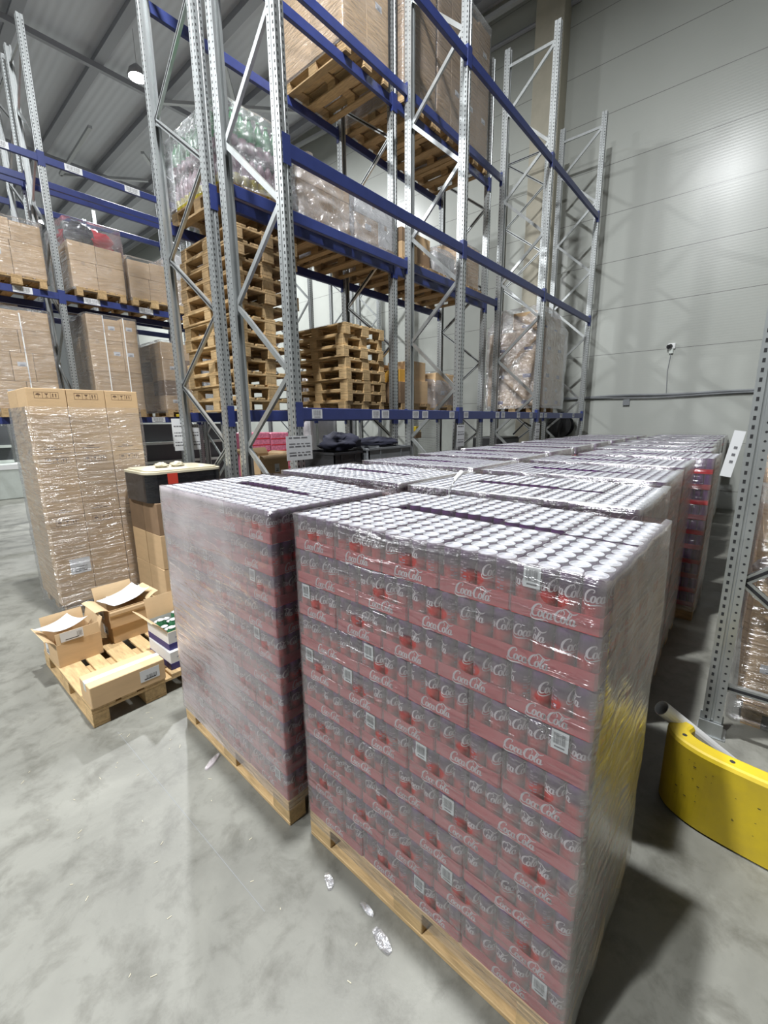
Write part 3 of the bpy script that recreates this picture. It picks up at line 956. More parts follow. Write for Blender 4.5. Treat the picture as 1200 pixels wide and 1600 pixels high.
def can_load(N, rot, desc, detail, wrapmat, front=False, side=True, seed=0, single=False, ridge=None):
    """detail 2: packs with separate cans, 1: one mesh per pack, 0: merged with the far packs"""
    r = math.radians(rot)
    ux, uy = Vector((math.cos(r), math.sin(r), 0)), Vector((-math.sin(r), math.cos(r), 0))
    O = Vector((N[0], N[1], 0))
    rr = random.Random(seed)
    c = O + uy*0.6 + ux*0.4
    pallet('pallet under the %s' % desc, tuple(c), r+PI/2, 'wood' if detail == 2 else 'oldwood', 'pallets under the can loads', parts=detail == 2)
    for k in range(10):
        plan = 'A' if (9-k) % 2 == 0 else 'B'
        top = k == 9
        for u, w_, ori, row, q in PLAN[plan]:
            isf = row == 'front'
            iss = u < 0.25
            if not (top or (front and isf) or (side and iss)): continue
            which = set()
            if front and isf or (top and isf): which.add('x-' if ori == 'w' else 'y+')
            if side and iss: which.add('y-' if ori == 'w' else 'x-')
            if top: which.add('all')
            j = (rr.uniform(-.002, .002), rr.uniform(-.002, .002))
            p = O + uy*(u+j[0]) + ux*(w_+j[1]); p.z = DECK + 0.0005 + LAYER*k
            rz = r + (0 if ori == 'w' else PI/2) + rr.uniform(-.004, .004)
            nrow = 5 if plan == 'A' else 4
            pos = ORD[nrow-1-q] + ' from left'
            lay = 'top layer' if top else ('%s layer down' % ORD[9-k])
            lab = 'red can tray, %s, %s %s, %s' % (lay, ROWN[row], pos, desc)
            st = None
            if detail == 2 and isf and front:
                s_ = 'x-' if ori == 'w' else 'y+'
                pr = rr.random()
                if pr < 0.42:
                    st = (s_, 0.06 if ori == 'w' else -0.10, 0.112)
            if detail == 2: pack(tuple(p), rz, lab, which, top, st)
            elif detail == 1: tag(link('can_tray', lowmesh(which), None, tuple(p), rz), lab, 'tray of cans', PACK_GROUP)
            else:
                lowpack(STUFF, Matrix.Translation(p) @ Matrix.Rotation(rz, 4, 'Z'), which)
    wrap('clear stretch film round the %s' % desc, tuple(c), r, wrapmat, 'stretch film on the can pallets',
         L=0.806, W=1.206, z0=0.10, z1=DECK+LAYER*10+0.002, seed=seed, amp=0.005 if detail == 2 else 0.004, nz=44 if detail == 2 else 14, step=0.03 if detail == 2 else 0.1,
         fold=0.02 if front else 0.045, ridge=ridge, rad=0.012, flare=0.006)
can_load((1.06, 0.22), -1.06, 'nearest can pallet', 2, 'wrapnear', True, True, 1, ridge=0.010)
can_load((1.04, 1.53), -2.4, 'front left row pallet', 2, 'wrapmilky', True, True, 2)
can_load((2.01, 0.325), 0.5, 'second right row pallet', 2, 'wrapnear', False, True, 3, ridge=0.008)
can_load((2.02, 1.60), -1.0, 'second left row pallet', 2, 'wrapnear', False, False, 4)
can_load((2.98, 0.365), 0.8, 'third right row pallet', 1, 'wrapnear', False, True, 5)
can_load((3.02, 1.66), 0.0, 'third left row pallet', 1, 'wrapnear', False, False, 6)
can_load((3.95, 0.39), 0.4, 'fourth right row pallet', 1, 'wrapnear', False, True, 7)
can_load((4.03, 1.72), 0.6, 'fourth left row pallet', 1, 'wrapnear', False, False, 8)
far = [((4.98, 0.27), -0.5, True), ((6.0, 0.36), 0.6, False), ((7.03, 0.42), 0.2, False), ((8.03, 0.44), 0.6, False), ((9.04, 0.46), 0, False), ((10.04, 0.46), 0.4, False), ((10.98, 0.48), 0, False)]
for i, (n_, r_, f_) in enumerate(far):
    can_load(n_, r_, '%s right row pallet' % ORD[4+i], 0, 'wrapnear', f_, i < 3, 20+i)
farl = [(5.06, 1.78), (6.1, 1.82), (7.15, 1.84), (8.27, 1.86), (9.28, 1.86), (10.28, 1.86)]
for i, n_ in enumerate(farl):
    can_load(n_, 0.3*(i % 3-1), '%s left row pallet' % ORD[4+i], 0, 'wrapnear', False, False, 40+i)
o = link('can_trays', STUFF.mesh('can_trays', LOWM))
tag(o, 'distant trays of cans running on towards the end wall', 'trays of cans'); o['kind'] = 'stuff'
# twist of film standing up on the nearest load
mb = MB(); mb.tube([(1.78, 1.10, 1.608), (1.80, 1.12, 1.630), (1.79, 1.10, 1.66), (1.815, 1.09, 1.70), (1.86, 1.085, 1.725)], [.008, .005, .006, .010, .013], 6)
tag(link('film_tail', mb.mesh('film_tail', ['strap'], True)), 'white twisted film tail sticking up between the first two right pallets', 'film')

# ================================================================== cartons
_cm = {}
def icon_strip(mb, x, z, w, y, mi):
    """umbrella, glass and arrows in a ruled frame, facing -y, top-left corner at x, z"""
    h, e = w*0.30, y-0.0006
    def r(x0, z0, x1, z1): mb.quad((x+x0*w, e, z-h+z0*h), (x+x1*w, e, z-h+z0*h), (x+x1*w, e, z-h+z1*h), (x+x0*w, e, z-h+z1*h), mi)
    for a in (0, 0.33, 0.66, 0.985): r(a, 0, a+0.015, 1)
    r(0, 0, 1, 0.05); r(0, 0.95, 1, 1)
    cx = 0.165
    pts = [(x+w*(cx+0.10*math.cos(PI*k/8)), e, z-h+h*(0.50+0.30*math.sin(PI*k/8))) for k in range(9)]
    mb.add(pts, [tuple(range(9))[::-1]], mi); r(cx-.008, .2, cx+.008, .5)
    cx = 0.50
    mb.add([(x+w*(cx-.08), e, z-h*.2), (x+w*(cx+.08), e, z-h*.2), (x+w*cx, e, z-h*.55)], [(0, 2, 1)], mi); r(cx-.008, .2, cx+.008, .5); r(cx-.05, .15, cx+.05, .2)
    for cx in (0.76, 0.88):
        r(cx-.018, .2, cx+.018, .62)
        mb.add([(x+w*(cx-.045), e, z-h*.40), (x+w*(cx+.045), e, z-h*.40), (x+w*cx, e, z-h*.18)], [(0, 1, 2)], mi)
def carton_mesh(d, m_, icons=False, lines=False, mark=None):
    key = (tuple(round(q, 3) for q in d), m_, icons, lines, mark)
    if key in _cm: return _cm[key]
    x, y, z = d[0]/2, d[1]/2, d[2]
    mb = MB(); mb.box((-x, -y, 0), (x, y, z), 0, 0.004)
    if icons: icon_strip(mb, -x*0.62, z-0.035, d[0]*0.62, -y, 1)
    if lines:
        for k, (a, b) in enumerate(((-.35, .05), (-.6, .35))): mb.quad((x*a, -y-.0006, .06-.02*k), (x*b, -y-.0006, .06-.02*k), (x*b, -y-.0006, .067-.02*k), (x*a, -y-.0006, .067-.02*k), 1)
    if mark:
        for s_ in (-1,):
            mb.quad((-x*.25, -y-.0006, z*.06), (x*.35, -y-.0006, z*.06), (x*.35, -y-.0006, z*.20), (-x*.25, -y-.0006, z*.20), 2)
            mb.quad((-x-.0006, y*.35, z*.06), (-x-.0006, -y*.25, z*.06), (-x-.0006, -y*.25, z*.20), (-x-.0006, y*.35, z*.20), 2)
    _cm[key] = mb.mesh('carton', [m_, 'fadedink', mark or 'navy'])
    return _cm[key]
def tape_mesh(d, m_='tape', w=0.05, drop=0.06, along='x'):
    key = ('tape', tuple(round(q, 3) for q in d), m_, along)
    if key in _cm: return _cm[key]
    mb = MB(); x, y, z, e = d[0]/2, d[1]/2, d[2], 0.001
    if along == 'x':
        mb.box((-x, -w/2, z), (x, w/2, z+e)); mb.box((-x-e, -w/2, z-drop), (-x, w/2, z)); mb.box((x, -w/2, z-drop), (x+e, w/2, z))
    else:
        mb.box((-w/2, -y, z), (w/2, y, z+e)); mb.box((-w/2, -y-e, z-drop), (w/2, -y, z)); mb.box((-w/2, y, z-drop), (w/2, y+e, z))
    _cm[key] = mb.mesh('tape', [m_])
    return _cm[key]
STICK = {}
def sticker_mesh(w, h, sd=1):
    k = (w, h, sd)
    if k not in STICK: STICK[k] = barcode_mb(w, h, sd, True, (0.3, 0.85, 0.15, 0.5)).mesh('label_sticker', ['paper', 'ink'])
    return STICK[k]
def carton(label, loc, d, rz=0.0, m_='card', group=None, tape=True, along='y', sticker=None, icons=False, lines=False, mark=None, name='carton', cat='box', tapem='tape'):
    """d = (x, y, z) size, loc = centre of the base"""
    o = tag(link(name, carton_mesh(d, m_, icons, lines, mark), None, loc, rz), label, cat, group)
    if tape: link('tape', tape_mesh(d, tapem, along=along), o)
    if sticker:
        face, a, z, w_, h_ = sticker
        me = sticker_mesh(w_, h_, int(loc[0]*10) % 5)
        if face == 'y': link('label_sticker', me, o, (a, -d[1]/2-0.0015, z))
        else: link('label_sticker', me, o, (-d[0]/2-0.0015, a, z), -PI/2)
    return o

def rack_load(place, x0, y0, z0, W, D, spec, wrapm='wrap', wood='oldwood', seed=0, parts=False, wrapH=None, wrap_kw=None, taper=None, group=None, m_='card', pal=True, mark=None, tall=False, nowrap=False):
    """pallet at (x0,y0,z0), W along x and D along y; spec: list of layers, each (height, [widths along x], n along y) """
    rr = random.Random(seed)
    if pal:
        pallet('pallet under %s' % place, (x0+W/2, y0+D/2, z0), PI/2 if D > W else 0, wood, 'pallets on the racks', parts=parts)
        z0 += 0.1445
    z = z0
    for li, (h, ws, ny) in enumerate(spec):
        tot = sum(ws); x = x0
        for i, w_ in enumerate(ws):
            ww = w_/tot*W
            for j in range(ny):
                dd = D/ny
                last = li == len(spec)-1
                if not (i == 0 or j == 0 or last): continue
                mm = m_ if not isinstance(m_, (list, tuple)) else m_[(li*3+i+j) % len(m_)]
                hh = h*(rr.uniform(0.86, 1.0) if last else 1.0)
                pos = ('single' if ny == 1 and len(ws) == 1 else ('front %s' % (ORD[i] if len(ws) > 1 else 'only') if j == 0 else 'side %s' % ORD[j]))
                lv_ = 'top layer' if last else ('bottom layer' if li == 0 else '%s layer up' % ORD[li])
                carton('%s carton, %s, %s, in %s' % ({'card_white': 'white', 'card_dark': 'dark brown', 'card_yel': 'yellow'}.get(mm, 'brown'), lv_, pos, place), (x+ww/2, y0+dd*(j+.5), z), (ww-.006, dd-.006, hh-.002), rr.uniform(-.006, .006), mm, group or 'cartons on the racks',
                       tape=rr.random() < .6 and not tall, sticker=('y', rr.uniform(-.1, .1)*ww, hh*.6, min(.12, ww*.4), .07) if rr.random() < .35 else None, mark=mark)
            x += ww
        z += h
    if not nowrap:
        kw = dict(L=W+.02, W=D+.02, z0=z0-.06, z1=(wrapH and z0+wrapH) or z+0.01, seed=seed, amp=0.012, nz=20, step=0.07, fold=0.10, rad=0.03)
        if wrap_kw: kw.update(wrap_kw)
        if taper: kw['taper'] = taper
        wrap('stretch film round %s' % place, (x0+W/2, y0+D/2, 0), 0, wrapm, 'stretch film on rack loads', **kw)
    return z

# ------------------------------------------------------------------ loads on the loaded rack
def pallet_stack(place, x, y, z, n, seed, group):
    rr = random.Random(seed)
    for k in range(n):
        nm = 'lowest' if k == 0 else ('topmost' if k == n-1 else '%s from the bottom' % ORD[k])
        pallet('empty wooden pallet, %s of the %s' % (nm, place), (x+0.4+rr.uniform(-.018, .018), y+0.6+rr.uniform(-.03, .03), z+0.1445*k), PI/2+rr.uniform(-.02, .02), 'wood' if k < n*0.55 or n < 10 else 'oldwood', group)
pallet_stack('tall pallet stack behind the left uprights', 2.74, 4.34, 2.101, 13, 3, 'pallets of the tall stack')
pallet_stack('shorter pallet stack in the left bay', 4.27, 4.32, 2.101, 8, 9, 'pallets of the shorter stack')

# bottles in film, above the tall stack
pallet('pallet under the wrapped bottles', (3.10, 4.92, 4.201), PI/2, 'oldwood', 'pallets on the racks', parts=False)
def bottle_mesh(a, b, c, h):
    mb = MB(); r = 0.045
    mb.lathe([(0, 0), (r*.9, 0), (r, .012), (r, h*.30), (r, h*.31), (r, h*.66), (r*.9, h*.74), (r*.42, h*.90), (r*.42, h*.93), (r*.46, h*.93), (r*.46, h), (0, h)], 12, [0, 0, 0, 0, 1, 1, 1, 1, 2, 2, 2])
    return mb.mesh('bottle', [a, b, c], True)
B1 = bottle_mesh('bottle_yellow', 'bottle_pink', 'bottle_pink', 0.33)
B2 = bottle_mesh('bottle_pink', 'bottle_green', 'bottle_green', 0.34)
for lay, me in ((0, B1), (1, B2)):
    z = 4.347 + 0.332*lay
    for i in range(8):
        tag(link('bottle', me, None, (2.75+0.1*i, 4.38, z)), '%s plastic bottle in film, %s row, %s along the aisle side' % (('yellow and pink', 'lower') if lay == 0 else ('green topped', 'upper'))[0:2] + (ORD[i],) if False else '%s plastic bottle, %s tier of the wrapped load, %s along the aisle side' % ('yellow and pink' if lay == 0 else 'green topped', 'lower' if lay == 0 else 'upper', ORD[i]), 'bottle', 'bottles in the wrapped load')
    for j in range(1, 11):
        tag(link('bottle', me, None, (2.75, 4.38+0.1*j, z)), '%s plastic bottle, %s tier of the wrapped load, %s along the left side' % ('yellow and pink' if lay == 0 else 'green topped', 'lower' if lay == 0 else 'upper', ORD[j]), 'bottle', 'bottles in the wrapped load')
    mb = MB(); mb.box((2.82, 4.45, z), (3.50, 5.44, z+0.30), 0, 0.01)
    tag(link('bottle_pack', mb.mesh('bottle_pack', ['bottle_pink' if lay == 0 else 'bottle_green']), None), 'inner packs of the wrapped bottles, %s tier' % ('lower' if lay == 0 else 'upper'), 'bottles', 'inner bottle packs')
wrap('crumpled film over the wrapped bottles above the tall pallet stack', (3.11, 4.91, 0), 0, 'wrapcrumple', 'stretch film on rack loads',
     L=0.90, W=1.22, z0=4.30, z1=5.06, seed=4, amp=0.030, nz=24, step=0.05, fold=0.2, rad=0.06, freq=7, taper=lambda t: 1.03-0.10*t*t)

round_off = lambda a: (lambda t: 1.0 - a*max(0, t-0.45)**2*3.3)
rack_load('wrapped load left of the middle shelf', 3.62, 4.34, 4.201, 0.84, 1.14, [(0.34, [.45, .39], 2), (0.22, [.4, .44], 2)], 'wrapcrumple', seed=31, wrap_kw=dict(amp=0.035, freq=6, fold=0.3, z1=5.10, nz=30), taper=lambda t: 1.04-0.62*max(0, t-0.70)/0.30)
carton('brown carton crowning the crumpled heap left of the middle shelf', (4.04, 4.88, 4.91), (0.34, 0.42, 0.17), 0.4, 'card', 'cartons on the racks')
rack_load('wrapped load right of the middle shelf', 4.52, 4.34, 4.201, 0.80, 1.14, [(0.30, [.5, .3], 2), (0.20, [.8], 2)], 'wrapcrumple', seed=32, wrap_kw=dict(amp=0.025, freq=5, fold=0.25, z1=4.95), m_=['card', 'card_white'], taper=lambda t: 1.03-0.3*max(0, t-0.85)/0.15)
rack_load('small boxes, centre bay middle shelf', 5.56, 4.36, 4.201, 0.74, 1.1, [(0.24, [.4, .34], 2), (0.2, [.36, .38], 2)], seed=33, m_=['card', 'card_dark'], nowrap=True)
rack_load('silver wrapped boxes, centre bay middle shelf', 6.42, 4.36, 4.201, 0.62, 1.1, [(0.36, [.6], 2)], 'wrapcrumple', seed=34, m_=['card_white', 'card'], wrap_kw=dict(amp=0.04, freq=6))
rack_load('box stack, centre bay middle shelf', 7.16, 4.36, 4.201, 0.74, 1.1, [(0.34, [.4, .4], 2), (0.34, [.8], 2)], 'wrap', seed=35)
# tall cartons on the top shelf
rack_load('tall load in the left bay top shelf', 4.40, 4.32, 6.301, 0.84, 1.18, [(1.05, [.42, .42], 2), (0.95, [.42, .42], 2)], 'wrap', seed=36, parts=True, tall=True)
for i, x in enumerate((5.56, 6.38, 7.20)):
    rack_load('%s tall load, centre bay top shelf' % ORD[i], x, 4.32, 6.301, 0.78, 1.18, [(1.0, [.39, .39], 2), (1.0, [.39, .39], 2)], 'wrap', seed=37+i, parts=True, tall=True, m_='card_shaded')
# lowest shelf of the centre bay
pallet('pallet under the loose boxes beside the short stack', (5.94, 4.95, 2.101), PI/2, 'oldwood', 'pallets on the racks', parts=False)
carton('brown carton low left under the yellow one, lowest shelf', (5.67, 4.58, 2.246), (0.34, 0.44, 0.33), 0.03, 'card_dark', 'loose cartons on the lowest shelf')
carton('small bright yellow carton beside the short pallet stack', (5.64, 4.56, 2.577), (0.24, 0.34, 0.19), 0.05, 'card_yel', 'loose cartons on the lowest shelf', tape=False)
carton('brown carton on the bottom right of the yellow one', (6.08, 4.60, 2.246), (0.40, 0.46, 0.37), -0.04, 'card', 'loose cartons on the lowest shelf')
carton('wide brown carton topping the loose boxes, lowest shelf', (6.02, 4.62, 2.617), (0.44, 0.46, 0.30), 0.03, 'card', 'loose cartons on the lowest shelf')
carton('tall brown carton behind the yellow carton', (5.72, 5.10, 2.246), (0.5, 0.44, 0.64), 0.0, 'card', 'loose cartons on the lowest shelf')
rack_load('grey wrapped load, lowest shelf', 6.50, 4.36, 2.101, 0.80, 1.12, [(0.34, [.4, .4], 2), (0.20, [.4, .4], 2)], 'wrapgrey', seed=41, wrap_kw=dict(amp=0.03), taper=round_off(0.2))
# big cartons in the near rack beside the end wall
rack_load('big stack near the end wall', 8.50, 3.28, 2.101, 1.15, 1.12, [(0.50, [.58, .57], 2), (0.52, [.58, .57], 2), (0.42, [.58, .57], 2)], 'wrapcrumple', seed=42, mark='navy', parts=True, wrap_kw=dict(amp=0.03, fold=0.3, z1=4.10), taper=lambda t: 1.03-0.30*max(0, t-0.80)/0.20)
carton('brown carton on the very top left of the big stack near the end wall', (8.82, 3.66, 3.69), (0.52, 0.56, 0.30), 0.05, 'card', 'cartons on the racks', mark='navy')
carton('brown carton on the very top right of the big stack near the end wall', (9.36, 3.66, 3.69), (0.50, 0.56, 0.27), -0.04, 'card', 'cartons on the racks', mark='navy')

# ------------------------------------------------------------------ loads on the far left rack
Y = 9.46
rack_load('load at the picture edge, far middle shelf', 1.52, Y, 4.201, 0.86, 1.1, [(0.52, [.42, .44], 2), (0.34, [.45, .40], 2)], 'wrap', seed=51, wrap_kw=dict(amp=0.025), parts=True)
rack_load('bag topped load, far middle shelf', 2.74, Y, 4.201, 0.86, 1.1, [(0.44, [.4, .46], 2), (0.34, [.42, .44], 2)], 'wrap', seed=52, wrap_kw=dict(amp=0.03, z1=5.45), parts=True)
rack_load('mixed load by the bags, far shelf', 3.68, Y, 4.201, 0.82, 1.1, [(0.38, [.36, .46], 2), (0.34, [.4, .42], 2)], 'wrap', seed=53, wrap_kw=dict(amp=0.03), parts=True, wood='wood', m_=['card', 'card', 'card_dark'])
rack_load('white wrapped load, far middle shelf', 4.56, Y, 4.201, 0.80, 1.1, [(0.50, [.4, .4], 2), (0.48, [.8], 2)], 'wrapcrumple', seed=54, wrap_kw=dict(amp=0.03), parts=True, wood='wood', m_=['card', 'card_white'])
def blob(name, label, cat, c, r, m_, seed, rough=0.25, segs=(20, 12)):
    mb = MB(); vs, fs = [], []
    n, k_ = segs
    for k in range(k_+1):
        ph = -PI/2+PI*k/k_
        for i in range(n):
            t = 2*PI*i/n
            d = Vector((math.cos(ph)*math.cos(t), math.cos(ph)*math.sin(t), math.sin(ph)))
            q = 1+rough*noise.noise(d*2.1+Vector((seed*3.1, 0, 0)))+rough*.4*noise.noise(d*5+Vector((seed, 1, 0)))
            z = d.z*r[2]*q
            vs.append((d.x*r[0]*q, d.y*r[1]*q, max(z, -r[2]*0.72)))
    for k in range(k_):
        for i in range(n): fs.append((k*n+i, k*n+(i+1) % n, (k+1)*n+(i+1) % n, (k+1)*n+i))
    mb.add(vs, fs)
    return tag(link(name, mb.mesh(name, [m_], True), None, (c[0], c[1], c[2]+r[2]*0.72)), label, cat)
blob('plastic_bag', 'shiny red plastic bag on top of the wrapped boxes, upper left', 'bag', (3.16, 9.95, 5.13), (0.44, 0.40, 0.20), 'redbag', 1, 0.45)
blob('plastic_bag', 'round black plastic bag below the red one, upper left', 'bag', (2.98, 9.62, 5.13), (0.24, 0.16, 0.19), 'blackbag', 2, 0.4)
rack_load('banded load, far lowest shelf, picture edge', 1.40, Y, 2.101, 0.90, 1.1, [(0.44, [.45, .45], 2), (0.46, [.3, .3, .3], 2), (0.36, [.45, .45], 2), (0.34, [.5, .4], 2)], 'wrap', seed=55, wrap_kw=dict(amp=0.03))
rack_load('tall strapped load, far lowest shelf', 2.86, Y, 2.101, 0.84, 1.1, [(0.70, [.84], 2), (0.55, [.28, .28, .28], 2), (0.44, [.28, .28, .28], 2)], 'wrap', seed=56, wrap_kw=dict(amp=0.02))
rack_load('lower strapped load, far lowest shelf', 4.12, Y, 2.101, 0.80, 1.1, [(0.30, [.4, .4], 2), (0.30, [.4, .4], 2), (0.42, [.4, .4], 2), (0.36, [.4, .4], 2)], 'wrap', seed=57, wrap_kw=dict(amp=0.02), m_=['card', 'card', 'card', 'card_dark'])
for i, (x, z1) in enumerate(((1.90, 3.76), (3.12, 3.92), (3.46, 3.92), (4.40, 3.60))):
    mb = MB(); mb.box((-.008, -.003, 2.2), (.008, 0, z1)); mb.box((-.008, -.003, z1), (.008, 1.1, z1+.003))
    tag(link('strap', mb.mesh('strap', ['strap']), None, (x, Y-0.03, 0)), 'white upright strap, %s from left, on the far left rack cartons' % ORD[i], 'strap', 'white straps on the far cartons')
mb = MB(); mb.box((4.98, 9.47, 2.101), (5.30, 10.2, 4.0), 0, 0.02)
tag(link('stretch_wrapped_stack', mb.mesh('stretch_wrapped_stack', ['wrapgrey'])), 'translucent grey film bundle beside the strapped load on the far shelf', 'film bundle')
mb = MB(); mb.box((4.28, 9.40, 2.105), (4.42, 9.455, 2.16), 0, 0.006)
tag(link('yellow_tag', mb.mesh('yellow_tag', ['yellow'])), 'small yellow marker on the far lowest shelf edge', 'marker')
# further bays, seen through the near racks
rack_load('boxes seen over the short pallet stack', 8.36, 9.5, 2.101, 0.9, 1.1, [(0.5, [.45, .45], 2), (0.5, [.9], 2)], 'wrapcrumple', seed=58, pal=True, m_=['card', 'card_white'], wrap_kw=dict(amp=0.04))
beam(5.41, 8.23, 9.5, 2.10, 'blue lowest front beam of the far left rack, seen between the stacks', -1, 'blue beams of the far left rack')
beam(5.41, 8.23, 10.45, 2.10, 'blue lowest rear beam of the far left rack, seen between the stacks', 1, 'blue beams of the far left rack')
beam(8.23, 11.0, 9.5, 2.10, 'blue lowest front beam of the far left rack near the end wall', -1, 'blue beams of the far left rack')
beam(8.23, 11.0, 10.45, 2.10, 'blue lowest rear beam of the far left rack near the end wall', 1, 'blue beams of the far left rack')
# floor level under the far left rack
for i, (x, z1) in enumerate(((6.15, 1.72), (6.75, 1.70))):
    mb = MB(); mb.box((x, 9.6, 0), (x+.56, 10.3, z1), 0, 0.02)
    for q in range(1, 11): mb.box((x-.004, 9.594, z1*q/11-.012), (x+.564, 9.60, z1*q/11+.012), 1)
    tag(link('pack_stack', mb.mesh('pack_stack', ['pink', 'red'])), 'distant stack of pink wrapped drink packs behind the uprights, %s' % ('left one' if i == 0 else 'right one'), 'packs', 'distant pink packs')
mb = MB(); mb.box((-3.0, 15.2, 0), (2.66, 15.8, 0.94), 0, 0.02); mb.box((-3.0, 15.19, 0.80), (2.67, 15.2, 0.93), 1)
tag(link('chest_cabinet', mb.mesh('chest_cabinet', ['lgrey', 'white'])), 'long pale cabinet on the floor beyond the left aisle', 'cabinet')
for i, (x0, x1) in enumerate(((-3.0, 2.5), (3.4, 7.6))):
    t = thing('mesh_partition', 'dark mesh partition with pale rails beyond the far rack, %s' % ('left part' if i == 0 else 'right part'), 'partition', (x0, 15.85 if i == 0 else 12.6, 0), 0, 'dark partitions')
    L_ = x1-x0
    mb = MB(); mb.box((0, 0, 0.02), (L_, 0.03, 1.95)); link('panel', mb.mesh('panel', ['dgrey']), t)
    for z in ((1.36, 0.95) if i == 0 else (1.40, 0.88)):
        mb = MB(); mb.box((0, -0.12, z), (L_, 0, z+0.07)); link('rail', mb.mesh('rail', ['lgrey']), t)
mb = MB(); mb.box((9.2, 10.9, 0), (10.2, 11.6, 2.1), 0, .04)
tag(link('draped_pallet', mb.mesh('draped_pallet', ['white'])), 'tall load draped in white film far behind the short stack', 'draped load')
wrap('loose white film over the distant draped load', (9.7, 11.25, 0), 0, 'wrapmilky', None, L=1.06, W=0.76, z0=0.02, z1=2.14, seed=8, amp=0.06, nz=14, step=0.06, fold=0.3, freq=5)

# ------------------------------------------------------------------ behind the near cans
mb_ = None
def crate_stack(label, name, x, y, w_, d_, h_, n, m_, group):
    for k in range(n):
        mb = MB(); t = 0.012; z0, z1 = h_*k, h_*(k+1)-.004
        mb.box((-w_/2, -d_/2, 0), (w_/2, d_/2, t)); mb.box((-w_/2, -d_/2, t), (w_/2, -d_/2+t, h_-.006)); mb.box((-w_/2, d_/2-t, t), (w_/2, d_/2, h_-.006))
        mb.box((-w_/2, -d_/2, t), (-w_/2+t, d_/2, h_-.006)); mb.box((w_/2-t, -d_/2, t), (w_/2, d_/2, h_-.006))
        mb.box((-w_/2-.008, -d_/2-.008, h_-.03), (w_/2+.008, -d_/2, h_-.008)); mb.box((-w_/2-.008, -d_/2, h_-.03), (-w_/2, d_/2, h_-.008))
        for q in (-.25, .25): mb.box((w_*q-.008, -d_/2-.006, .01), (w_*q+.008, -d_/2, h_-.03))
        nm = 'topmost' if k == n-1 else '%s from the floor' % ORD[k]
        tag(link(name, mb.mesh(name, [m_]), None, (x, y, z0)), '%s, %s' % (label, nm), 'crate', group)
crate_stack('black plastic crate behind the left can pallets', 'plastic_crate', 3.34, 3.66, 0.42, 0.6, 0.276, 6, 'black', 'stacked black crates')
crate_stack('grey plastic crate under the navy cloth', 'plastic_crate', 4.14, 3.72, 0.80, 0.60, 0.167, 10, 'grey', 'stacked grey crates')
blob('folded_sack', 'black folded sack lying on the black crates', 'sack', (3.50, 3.66, 1.656), (0.21, 0.24, 0.11), 'navycloth', 5, 0.5)
blob('folded_cloth', 'dark navy cloth heaped on the grey crates', 'cloth', (4.22, 3.74, 1.668), (0.28, 0.26, 0.065), 'navycloth', 6, 0.45)
carton('dark brown carton on the floor under the brown open one', (4.26, 6.3, 0), (0.62, 0.6, 0.72), 0, 'card', tape=False, group=None)
def open_carton(label, loc, d, rz=0, m_='card', flaps=((-1, .10, 25), (1, .10, 20), (0, .12, -20), (2, .12, 70)), group=None, sticker=None, extra=None):
    """walls, floor and four flaps; flap = (side, length, tilt outwards from upright in degrees)"""
    t = thing('open_carton', label, 'box', loc, rz, group)
    x, y, z, th = d[0]/2, d[1]/2, d[2], 0.005
    mb = MB()
    mb.box((-x, -y, 0), (x, y, th)); mb.box((-x, -y, th), (x, -y+th, z)); mb.box((-x, y-th, th), (x, y, z)); mb.box((-x, -y+th, th), (-x+th, y-th, z)); mb.box((x-th, -y+th, th), (x, y-th, z))
    link('box_body', mb.mesh('box_body', [m_]), t)
    for sd, ln, an in flaps:
        a = math.radians(an)
        mb = MB()
        w_ = (y if sd in (-1, 1) else x)-.004
        n = 5
        vs = []
        for k in range(n+1):
            s_ = ln*k/n; a2 = a*(0.8+0.4*k/n)
            o_, u_ = s_*math.sin(a2), s_*math.cos(a2)
            for e in (0, th*.8):
                for q in (-w_, w_):
                    off, zz = o_+e*math.cos(a2), z+u_-e*math.sin(a2)
                    vs.append({-1: (-x-off+th, q, zz), 1: (x+off-th, q, zz), 0: (q, -y-off+th, zz), 2: (q, y+off-th, zz)}[sd])
        fs = []
        for k in range(n):
            b = 4*k
            fs += [(b, b+1, b+5, b+4), (b+2, b+6, b+7, b+3), (b, b+4, b+6, b+2), (b+1, b+3, b+7, b+5)]
        fs += [(0, 2, 3, 1), (4*n, 4*n+1, 4*n+3, 4*n+2)]
        mb.add(vs, fs)
        link('flap', mb.mesh('flap', ['card_in' if m_ == 'card' else m_]), t)
    for st in (sticker or ()):
        face, a, zz, w_, h_ = st
        me = sticker_mesh(w_, h_, 3)
        if face == 'y': link('label_sticker', me, t, (a, -y-.0018, zz))
        else: link('label_sticker', me, t, (-x-.0018, a, zz), -PI/2)
    return t
open_carton('open brown carton standing behind the left can pallets under the rack', (4.26, 6.3, 0.724), (0.60, 0.5, 0.72), 0.1, flaps=((-1, .12, 40), (1, .12, 60), (0, .12, 95), (2, .12, 30)), sticker=(('y', 0.05, 0.5, .10, .14),))

